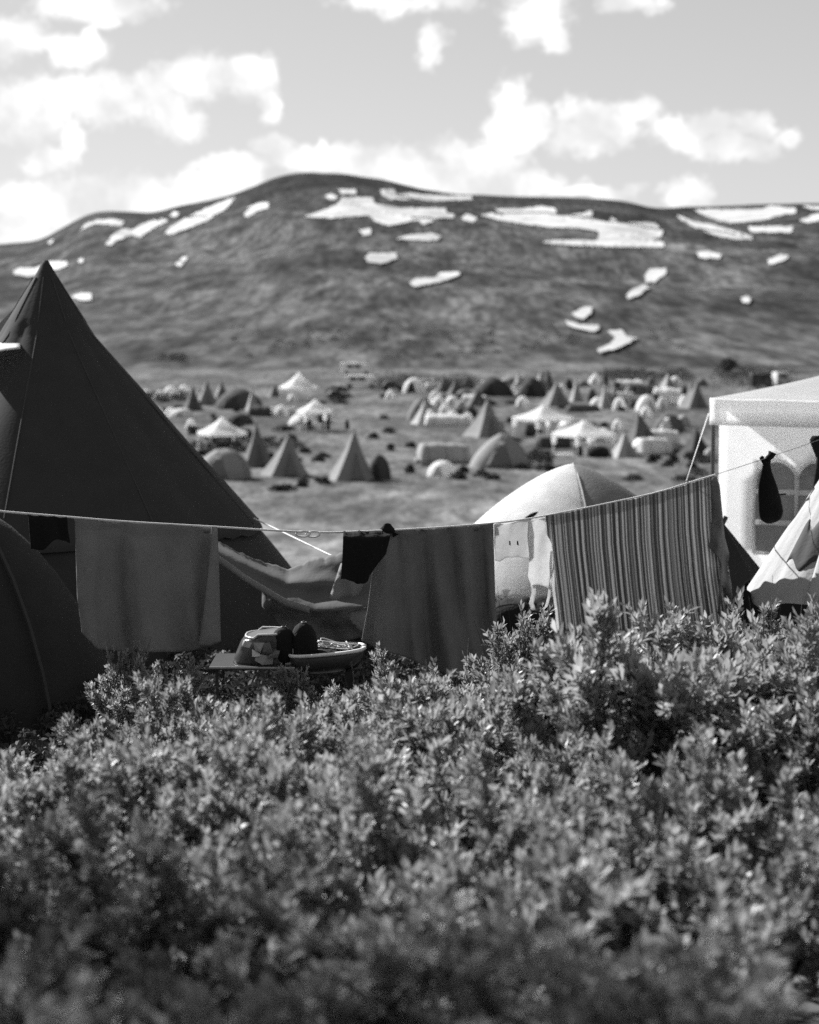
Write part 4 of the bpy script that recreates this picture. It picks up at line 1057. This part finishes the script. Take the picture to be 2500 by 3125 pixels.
def boxf(u, v):
    an = u * 2 * math.pi; c, sn = math.cos(an), math.sin(an); e = 0.55
    X = math.copysign(abs(c) ** e, c); Y = math.copysign(abs(sn) ** e, sn); k = 1.0 - .30 * v ** 2
    return (X * lw * k + .03 * v + .012 * noise.noise(Vector((u * 9, v * 3, 1))), Y * .17 * (1 - .1 * v) + .012 * noise.noise(Vector((u * 9, v * 3, 5))), bh * v * (1 - .12 * (X < -.3) * v))
grid('tub', boxf, 40, 10, m_plast, bx0, .004)
MB().tube([Vector(boxf(k / 30, 1.0)) + Vector((0, 0, .004)) for k in range(31)], .007, 6).build('rim', plain(0.55, .25), bx0, True)
mesh('lid', [Vector(boxf(k / 30, 1.0)) * 1.0 + Vector((0, 0, .002)) for k in range(30)], [tuple(range(30))], plain(0.10, .4), bx0, False, .004)
for k, (x, z, sz) in enumerate(((-.02, .045, .05), (.05, .10, .045), (.03, .03, .06), (-.07, .12, .04), (.09, .05, .05), (.0, .1, .04))):
    r2 = random.Random(k); cs = [Vector((r2.uniform(-sz, sz), r2.uniform(-.02, .01), r2.uniform(-sz, sz) * .8)) for _ in range(9)]
    bmx = bmesh.new(); [bmx.verts.new(c_) for c_ in cs]; bmesh.ops.convex_hull(bmx, input=bmx.verts); me_ = bpy.data.meshes.new('food_packet'); bmx.to_mesh(me_); bmx.free(); me_.materials.append(plain((.55, .12, .3)[k % 3], .35))
    o = bpy.data.objects.new('food_packet', me_); C.objects.link(o); o.parent = bx0; o.location = (x, -.185, z + .02)
def on_table(px, py): return (kb(px, py).x, KD + .2, zt + .001)
cr = thing('paper_carton', (kb(880, 2030).x, KD + .1, zt + .001), 'small pale carton on the table in front of the sacks', 'carton')
MB().box((0, 0, .05), (.055, .05, .10), .2).build('carton_body', plain(0.45, .7), cr)
MB().box((0, 0, .106), (.058, .02, .012), .2).build('carton_fold', plain(0.55, .7), cr)
for px, w, h, lb, sd, dz in ((866, 96, 112, 'left of two rounded black sacks standing on the camp table', 1, 0), (928, 104, 126, 'right of two rounded black sacks standing on the camp table', 4, 0)):
    b_ = bag(lb, px, 2034, w * .8, h, 0.014, d=KD + .12 + dz, name='stuff_sack', seed=sd); b_.location.z = zt + .002; b_['group'] = 'black sacks on the camp table'
hp = P(1612, 1965, 16.2); heap = thing('black_tarp_heap', (hp.x, 16.2, ground_h(hp.x, 16.2)), 'heap of gear under a black tarp before the white dome', 'tarp')
def heapf(u, v):
    x = (u * 2 - 1); y = (v * 2 - 1); q = max(0, (1 - abs(x) ** 4) * (1 - y * y)); return (x * .42, y * .3, q ** .6 * (.40 + .05 * noise.noise(Vector((x * 4, y * 3, 2)))) - .02)
grid('tarp_sheet', heapf, 30, 16, cloth(0.012, 0, .5), heap, .005)
MB().tube([Vector(heapf(k / 20, .32)) + Vector((0, -.01, .006)) for k in range(21)], .004, 5).build('lashing', plain(.1), heap)
tub = thing('plastic_sled', (kb(995, 2040).x, KD + .15, gk), 'dark plastic sled with sunlit glints painted on its curved rim right of the table', 'sled')
zr = P(1000, 1996, KD).z - gk; wl = 118 * KD / F_PX
def tubf(u, v):
    an = (v - .5) * math.pi; x = (u * 2 - 1) * wl; en = math.sqrt(max(0, 1 - abs(u * 2 - 1) ** 3.0))
    return (x, .17 * math.sin(an) * (0.25 + .75 * en), zr + .045 * (u - .5) + .045 * (u*2-1) ** 4 * 0 - .14 * math.cos(an) ** .7 * en if abs(v - .5) < .499 else zr + .045 * (u - .5))
grid('hull', tubf, 24, 12, plain(0.05, .4), tub, .006)
rim = [(x * wl * 1.01, -.175 * (0.25 + .75 * math.sqrt(max(0, 1 - abs(x) ** 3))), zr + .0225 * x) for x in np.linspace(-1, 1, 25)]
MB().tube(rim, .012, 6).build('rim', plain(0.8, .25), tub, True)  # pale rim colour stands in for sunlit glints along the edge
rim2 = [(a, -b, c) for a, b, c in rim]; MB().tube(rim2, .010, 6).build('rim', plain(0.8, .25), tub, True)
for sx in (-.6, .6): MB().box((sx * wl, 0, (zr - .13) / 2), (.05, .22, zr - .12)).build('block', plain(.02, .8), tub)
tg_ = thing('tangled_rope', (kb(1020, 1985).x, KD + .15, gk + zr - .05), 'tangled pale cord lying in the dark sled', 'rope')
for q in range(4):
    r2 = random.Random(q); pts = [(r2.uniform(-.16, .16), r2.uniform(-.08, .08), .03 + r2.uniform(0, .09)) for _ in range(8)]
    MB().tube(catmull(pts, 5), .004, 5).build('strand', plain(0.5, .4), tg_, True)
MB().lathe([(.12, -.06), (.15, 0), (.11, .05), (.02, .07)], 12, sx=1.2, sy=.7).build('cord_heap', cloth(.02, 0, .5), tg_, True)
stick = MB().tube([P(505, 2140, 11.2), P(480, 2105, 11.25), P(460, 2072, 11.3), P(440, 2040, 11.35)], 0.009, 6, .006).build('wooden_stick', plain(0.3, .8), None, True)
tag(stick, 'thin bare wooden stick leaning behind the left willows', 'stick')

# ------------------------------------------------------------------ willow shrubs
def leaf_mat():
    m = bpy.data.materials.new('willow_leaf'); m.use_nodes = True; nt = m.node_tree; N = nt.nodes; L = nt.links
    b = N['Principled BSDF']; out = N['Material Output']
    at = N.new('ShaderNodeAttribute'); at.attribute_name = 'tone'; at.attribute_type = 'GEOMETRY'
    oi = N.new('ShaderNodeObjectInfo')
    r = N.new('ShaderNodeMapRange'); r.inputs[3].default_value = 0.15; r.inputs[4].default_value = 0.40; L.new(at.outputs['Fac'], r.inputs[0])
    mu = N.new('ShaderNodeMath'); mu.operation = 'MULTIPLY'
    r2 = N.new('ShaderNodeMapRange'); r2.inputs[3].default_value = 0.85; r2.inputs[4].default_value = 1.15; L.new(oi.outputs['Random'], r2.inputs[0])
    L.new(r.outputs[0], mu.inputs[0]); L.new(r2.outputs[0], mu.inputs[1])
    L.new(mu.outputs[0], b.inputs['Base Color']); b.inputs['Roughness'].default_value = 0.42; b.inputs['Specular IOR Level'].default_value = 0.42
    t = N.new('ShaderNodeBsdfTranslucent'); m2 = N.new('ShaderNodeMath'); m2.operation = 'MULTIPLY'; m2.inputs[1].default_value = 1.1; L.new(mu.outputs[0], m2.inputs[0]); L.new(m2.outputs[0], t.inputs[0])
    mx = N.new('ShaderNodeMixShader'); mx.inputs[0].default_value = 0.46; L.new(b.outputs[0], mx.inputs[1]); L.new(t.outputs[0], mx.inputs[2]); L.new(mx.outputs[0], out.inputs[0])
    return m
mat_leaf = leaf_mat(); mat_bark = grey_mat('willow_bark', 0.05, var=.4, scale=30, rough=.8, bump=.4, bscale=80)
def shrub_data(seed, nst=10, nbr=7, ntw=9, nlf=15, lean=0.0, clear=0.42, Lf=0.048, trunk=0.011, spread=1.0, brl=1.0):
    """a shrub one metre high and about 1.2 m wide: stems that fork into twigs, each twig with a tuft of leaves"""
    r = random.Random(seed); st = MB(); O = []; D = []
    for i in range(nst):
        a = 2 * math.pi * (i + r.uniform(-.3, .3)) / nst; rho = 0.62 * spread * math.sqrt(r.uniform(.02, 1))
        b = Vector((.09 * math.cos(a) * r.random(), .09 * math.sin(a) * r.random(), -.06))
        tip = Vector((rho * math.cos(a) + lean, rho * math.sin(a), r.uniform(.72, .9) * (1 - .45 * (rho / .62 / spread) ** 2)))
        mid = b.lerp(tip, .5) + Vector((r.uniform(-.06, .06), r.uniform(-.06, .06), .05 + r.uniform(-.03, .06)))
        pts = catmull([b, mid, tip], 4); st.tube(pts, trunk * r.uniform(.7, 1.2), 5, .003)
        for j in range(nbr):
            t = clear + (1 - clear) * (j + r.random()) / nbr; p = pts[min(len(pts) - 1, int(t * (len(pts) - 1)))]
            out = Vector((p.x - lean, p.y, 0)); out = out.normalized() if out.length > .01 else Vector((1, 0, 0))
            d = (out * r.uniform(.0, .8) + Vector((r.gauss(0, .55), r.gauss(0, .55), r.uniform(.45, 1.1)))).normalized()
            l = r.uniform(.13, .26) * brl; q = p + d * l + Vector((0, 0, .02)); 
            st.tube([p, p.lerp(q, .5) + Vector((r.uniform(-.015, .015), r.uniform(-.015, .015), 0)), q], .0035, 4, .0018)
            for k in range(ntw):
                s = p.lerp(q, r.uniform(.35, 1)) ; dt = (d * .7 + Vector((r.gauss(0, .5), r.gauss(0, .5), r.uniform(.1, .9)))).normalized(); tl = r.uniform(.05, .12); e = s + dt * tl
                st.tube([s, e], .0016, 3, .001)
                ax = dt.orthogonal().normalized(); ph = r.random() * 6.28
                for n_ in range(nlf):
                    f = (n_ + .6) / nlf; ph += 2.4; sp = ax.copy(); sp.rotate(Matrix.Rotation(ph, 3, dt))
                    op = r.uniform(.55, 1.05) * (1.15 - .6 * f)
                    dl = (dt * math.cos(op) + sp * math.sin(op) + Vector((0, 0, .12))).normalized()
                    O.append(tuple(s.lerp(e, f))); D.append(tuple(dl) )
    for i in range(12):                                        # a few bare twigs above the leaves
        a = r.random() * 6.28; q = .5 * spread * math.sqrt(r.random()); p = Vector((q * math.cos(a) * .8, q * math.sin(a) * .8, .5)); e = Vector((q * math.cos(a) * 1.2 + r.uniform(-.06, .06), q * math.sin(a) * 1.2 + r.uniform(-.06, .06), r.uniform(.85, 1.08) * (1 - .3 * q)))
        st.tube([p, p.lerp(e, .5) + Vector((r.uniform(-.03, .03), r.uniform(-.03, .03), .02)), e], .0024, 4, .001)
    O = np.array(O); D = np.array(D); n = len(O); g = np.random.default_rng(seed)
    L_ = Lf * g.uniform(.55, 1.25, (n, 1)); W = L_ * g.uniform(.19, .27, (n, 1))
    up = np.tile(np.array([[0, 0, 1.0]]), (n, 1)) + g.normal(0, .35, (n, 3))
    S = np.cross(D, up); S /= np.linalg.norm(S, axis=1, keepdims=True) + 1e-9; Nn = np.cross(S, D)
    mid = O + D * L_ * .58; tip = O + D * L_ - Nn * L_ * g.uniform(-.05, .28, (n, 1))
    V = np.stack([O, mid + S * W, mid - Nn * W * .45, mid - S * W, tip], 1).reshape(-1, 3)
    b = (np.arange(n) * 5)[:, None]
    Fi = np.concatenate([b + np.array([[0, 2, 1]]), b + np.array([[0, 3, 2]]), b + np.array([[1, 2, 4]]), b + np.array([[2, 3, 4]])], 1).reshape(-1, 3)
    zt_ = float(np.percentile(V[:, 2], 99.3)); V = V / zt_; st.v = [(a_ / zt_, b_ / zt_, c_ / zt_) for a_, b_, c_ in st.v]
    me = bpy.data.meshes.new('foliage'); me.vertices.add(len(V)); me.vertices.foreach_set('co', V.astype(np.float32).ravel())
    nf = len(Fi); me.loops.add(nf * 3); me.loops.foreach_set('vertex_index', Fi.astype(np.int32).ravel())
    me.polygons.add(nf); me.polygons.foreach_set('loop_start', np.arange(0, nf * 3, 3, dtype=np.int32)); me.polygons.foreach_set('loop_total', np.full(nf, 3, dtype=np.int32))
    at = me.attributes.new('tone', 'FLOAT', 'POINT'); at.data.foreach_set('value', np.repeat(np.clip(g.beta(2, 2.2, n), 0, 1), 5).astype(np.float32))
    me.update(); me.materials.append(mat_leaf)
    sm = bpy.data.meshes.new('stems'); sm.from_pydata(st.v, [], st.f); sm.update(); sm.materials.append(mat_bark)
    return sm, me
VAR = [shrub_data(11), shrub_data(12, nst=12), shrub_data(13, nst=9, nlf=13), shrub_data(14, lean=.15), shrub_data(15, nst=11, nbr=8), shrub_data(16, nst=8, ntw=8)]
V_FORK = shrub_data(21, nst=4, nbr=10, ntw=10, nlf=12, clear=.6, trunk=.022, spread=.55, brl=.8)
V_OPEN = shrub_data(22, nst=5, nbr=9, ntw=8, nlf=9, clear=.55, trunk=.009, spread=.42, brl=.7, Lf=.048)
def shrub(x, y, w, h, var, rz, label, group=None):
    g = ground_h(x, y)
    root = thing('willow_shrub', (x, y, g), label, 'shrub', group, rz); root.scale = (w, w, h)
    s = bpy.data.objects.new('stems', var[0]); f = bpy.data.objects.new('foliage', var[1])
    for o in (s, f): C.objects.link(o); o.parent = root
    f['kind'] = 'stuff'
    return root
SKY = [(-400,2310),(0,2310),(120,2240),(300,2235),(400,2190),(480,2095),(560,2140),(700,2110),(850,2130),(1000,2095),(1120,2060),(1180,2060),(1250,2060),(1330,2090),(1400,2070),(1450,2000),(1680,1990),(1760,1940),(1860,1860),(1960,1850),(2080,1880),(2140,1915),(2240,1905),(2330,1890),(2420,1895),(2500,1850),(2900,1830)]
def px_of(x, y): return CX + F_PX * x / (y * cP)          # near enough on the bank
def top_z(px, py, y): return P(px, py, y).z
G_TH = 'willow thicket filling the foreground'
LAB = ['blurred willow shrub along the bottom edge of the thicket, %s', 'soft willow shrub in the lower middle of the thicket, %s', 'willow shrub in the upper middle of the thicket, %s', 'sunlit willow shrub in the top rows of the thicket, %s']
rs = random.Random(99); cnt = 0
y = 2.45
while y < 10.4:
    half = 0.215 * y + 0.55; step = 0.54 + 0.02 * y; x = -half + rs.uniform(0, .3)
    while x < half:
        xx = x + rs.uniform(-.14, .14); yy = y + rs.uniform(-.22, .22); px = px_of(xx, yy); g = ground_h(xx, yy)
        wp = 0.42 * F_PX / yy; ys_ = max(interp(px + wp * q, SKY) for q in (-1, -.5, 0, .5, 1)); lim = top_z(px, .65 * ys_ + .35 * interp(px, SKY) + rs.uniform(0, 45), yy) - g
        h = min(rs.uniform(.95, 1.45) if yy > 8.2 else rs.uniform(.8, 1.05) if yy > 6.2 else rs.uniform(.68, .9), lim)
        if 1660 < px < 2140 and yy < 8.15: lim = top_z(px, 2215 + rs.uniform(0, 40), yy) - g; h = min(h, lim)
        gap = (px > 2290 and 3.6 < yy < 5.3) or (1780 < px < 2080 and 6.8 < yy < 8.5)
        if h > 0.36 and not gap:
            w = max(.62, min(1.15, h * 1.0)) * rs.uniform(.85, 1.05)
            band = 0 if yy < 4.2 else 1 if yy < 6 else 2 if yy < 8 else 3
            shrub(xx, yy, w, h, VAR[rs.randrange(len(VAR))], rs.uniform(0, 6.28), LAB[band] % ('far left' if px < 350 else 'left' if px < 900 else 'centre' if px < 1500 else 'right' if px < 2050 else 'far right'), G_TH); cnt += 1
        x += step
    y += 0.54
def hero(px, ytop, yb, d, wpx, var, rz, label):
    p = P(px, ytop, d); g = ground_h(p.x, d)
    h = (p.z - g); return shrub(p.x, d, max(wpx * d / F_PX / 1.2, h * .78), h, var, rz, label)
hero(1570, 1868, 2100, 11.3, 270, V_OPEN, .6, 'sharp small willow bush below the white apron')
hero(1930, 1838, 2300, 8.3, 470, V_FORK, 2.2, 'tall willow shrub with dark forked trunk before the striped cloth')
hero(1200, 1998, 2100, 11.0, 230, VAR[5], .3, 'small sharp willow bush in front of the dark blanket')
hero(375, 1985, 2200, 11.4, 210, V_OPEN, 2.0, 'shaded willow bush below the grey towel beside the black dome')
hero(500, 2040, 2200, 11.6, 200, VAR[0], 4.0, 'low shaded willow bush under the grey towel')
hero(900, 2035, 2120, 11.6, 260, V_OPEN, 5.0, 'half shaded willow sprigs in front of the camp table')
hero(480, 2088, 2300, 9.0, 300, VAR[1], 3.0, 'bright willow shrub rising left of the camp table')
hero(2330, 1885, 2200, 10.2, 330, VAR[4], .5, 'sunlit willow shrub in front of the low black tent')
hero(2500, 1845, 2200, 9.6, 330, VAR[3], 1.5, 'willow shrub at the right edge before the bell tent')
cents = []; r_ = random.Random(17)
for _ in range(620):
    xx, yy = r_.uniform(-3.0, 4.2), r_.uniform(10.6, 18.6)
    w = r_.uniform(.12, .26); cents.append((Vector((xx, yy, ground_h(xx, yy) - .02)), w, w, r_.uniform(.10, .34)))
tag(quads_object('dwarf_heath', leaf_cloud(cents, 170, 0.022, 21), grey_mat('dwarf_heath_leaf', .05, var=.4, scale=9, rough=.7, trans=.25)), 'dark dwarf heath covering the ground under the laundry', 'ground cover', kind='stuff')
def added_birch(label, x, y, H, w, seed, nl):  # unseen birch, added to throw shade on the lower foreground
    g = ground_h(x, y); root = thing('birch_tree', (x, y, g), label, 'tree'); r = random.Random(seed)  # unseen birch, added only for its shade
    MB().tube(catmull([(0, 0, -.2), (.06, .03, H * .35), (.0, .05, H * .7), (.03, 0, H * .95)], 5), .07, 8, .012).build('trunk', plain(.3, .8), root, True)
    cs = []
    for k in range(16):
        a = k * 2.4; z = H * (.42 + .033 * k); q = w * (1 - .03 * k) * r.uniform(.45, .8)
        tip = Vector((q * math.cos(a), q * math.sin(a), z + H * .08)); MB().tube([(.03, .03, z), tip * .6 + Vector((0, 0, z * .38)), tip], .02, 5, .006).build('limb', mat_bark, root, True)
        cs.append((tip - Vector((0, 0, H * .07)), w * .42, w * .42, H * .14))
    tag(quads_object('crown', leaf_cloud(cs, nl, .03, seed), mat_heath, root), kind='stuff')
added_birch('unseen birch added just outside the left edge to shade the foreground', -3.3, 6.7, 4.9, 1.25, 3, 430)
added_birch('second unseen birch added outside the left edge for shade, farther along the bank', -4.2, 7.6, 5.4, 1.3, 8, 330)
for (x, y, w, h, k) in ((-2.55, 5.6, 1.5, 2.3, 1), (-2.1, 4.5, 1.3, 2.0, 4), (-3.6, 6.4, 1.6, 2.4, 2), (-1.75, 3.5, 1.1, 1.7, 0)):  # unseen tall willows, added to darken the lower foreground with their shade
    shrub(x, y, w, h, VAR[k], k * 1.7, 'unseen tall willow added just outside the left edge to shade the foreground', 'unseen shade willows added left of the picture')
tw = MB().tube(catmull([P(1452, 2990, 3.9), P(1500, 2955, 3.9), P(1545, 2910, 3.95), P(1570, 2870, 4.0), P(1595, 2830, 4.1)], 4), .0055, 6, .002).build('bare_twig', mat_bark, None, True)
tag(tw, 'dark bare twig curving through the blurred lower thicket', 'twig')
print('shrubs', cnt)
